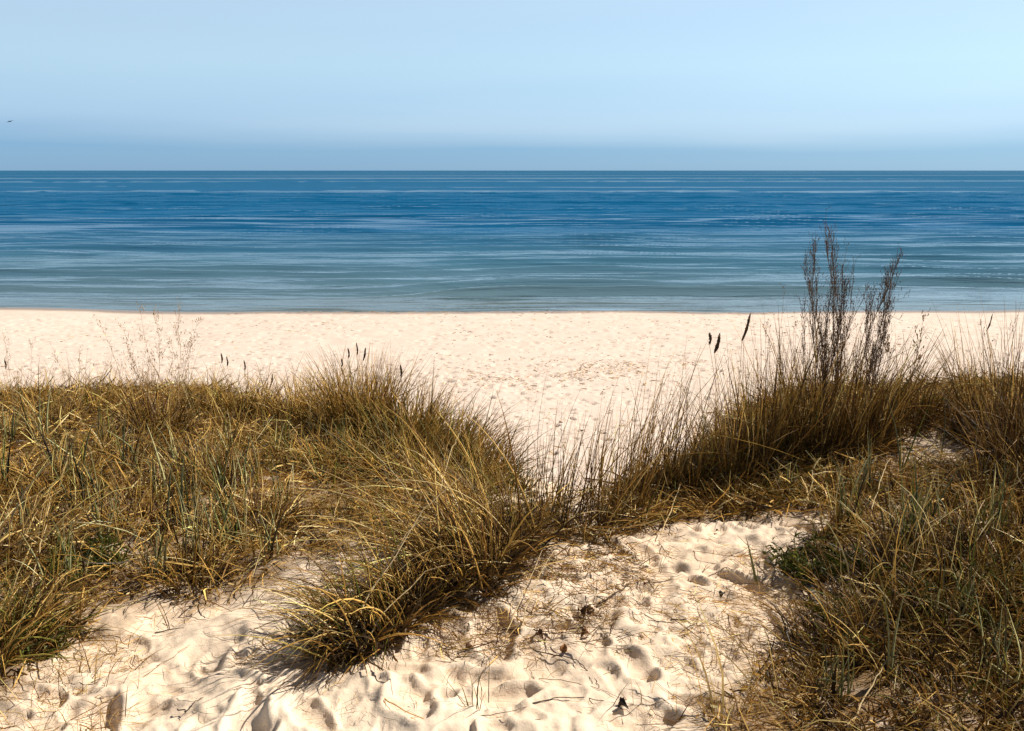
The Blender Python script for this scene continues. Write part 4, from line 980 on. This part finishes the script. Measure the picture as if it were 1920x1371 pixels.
twig([(618, 1238, .0), (690, 1190, .14), (760, 1140, .28), (800, 1120, .33)], 'long pale straw rising to the right out of the left foot of the arching tuft', 0.0028, PS, **LS)
twig([(660, 1240, .0), (720, 1200, .10), (800, 1150, .17), (850, 1140, .18)], 'curved pale straw sweeping right low across the arching tuft', 0.0026, PS, **LS)
twig([(640, 1245, .0), (700, 1185, .16), (800, 1120, .36), (870, 1090, .44)], 'longest pale straw leaning right over the whole arching tuft', 0.0028, (0.66, 0.50, 0.28), **LS)
twig([(975, 1185, .01), (1005, 1120, .06), (1040, 1070, .10)], 'pale broken stalk leaning right at the right foot of the tangled tuft', 0.0026, PS, **LS)
twig([(950, 1190, .01), (985, 1130, .06), (1025, 1068, .12)], 'second pale broken stalk, beside the first at the foot of the tangled tuft', 0.0022, PS, **LS)
twig([(1240, 1010, .02), (1275, 940, .10), (1310, 880, .16), (1330, 870, .18)], 'pale bent straw leaning against the dark olive tuft of the right clump', 0.0030, PS, **LS)
twig([(1260, 860, .14), (1320, 905, .10), (1390, 960, .04)], 'long thin straw slanting down from the right clump to the path', 0.0024, PS, **LS)
twig([(1420, 915, .05), (1500, 930, .08), (1600, 975, .04)], 'long thin straw arching over the olive green cushion of grass', 0.0024, PS, **LS)
# ------------------------------------------------------------------ bird over the sea
bp_ = at_depth(18.5, 228, 118.0)
m = MB()
s = np.linspace(0, 1, 12); c = np.stack([(s - 0.5) * 0.46, 0 * s, 0.02 * np.sin(s * 3)], 1) + bp_[None]
tubes(m, c[None], (0.065 * np.sin(np.clip(s * 0.94 + 0.04, 0, 1) * math.pi) ** 0.7)[None], np.array([(0.10, 0.11, 0.13)]), 10)
bird = m.build('seabird', M_BIRD, origin=tuple(bp_))
tag(bird, 'small dark bird gliding over the sea at the far left of the sky', 'bird')
for sgn in (-1, 1):
    m = MB(); K = 9; f = np.linspace(0, 1, K)
    lead = np.stack([sgn * 0.58 * f + 0.03, -0.25 * f * 0.6 * sgn, 0.10 * np.sin(f * 2.2) * (1 if sgn > 0 else -0.2) + 0.04 * f * sgn], 1)
    ch = 0.16 * (1 - f ** 2 * 0.85)
    a = lead + bp_[None]; b_ = a - np.stack([0.02 * f, ch, 0.05 * ch], 1)
    V = np.concatenate([a, b_, b_ - [0, 0, 0.016], a - [0, 0, 0.02]])
    I = np.arange(K)
    qs = []
    for A_, B_ in ((0, 1), (1, 2), (2, 3), (3, 0)):
        qs.append(np.stack([A_ * K + I[:-1], A_ * K + I[1:], B_ * K + I[1:], B_ * K + I[:-1]], 1))
    m.add(V, np.concatenate(qs), None, (0.07, 0.08, 0.10)); m.build('wing', M_BIRD, bird, origin=tuple(bp_))
m = MB(); V = bp_[None] + np.array([[-0.18, -0.03, 0], [-0.18, 0.03, 0], [-0.33, 0.06, 0], [-0.33, -0.06, 0], [-0.18, -0.03, .012], [-0.18, 0.03, .012], [-0.33, 0.06, .012], [-0.33, -0.06, .012]])
m.add(V, [(3, 2, 1, 0), (4, 5, 6, 7), (0, 1, 5, 4), (1, 2, 6, 5), (2, 3, 7, 6), (3, 0, 4, 7)], None, (0.08, 0.09, 0.11)); m.build('tail', M_BIRD, bird, origin=tuple(bp_))
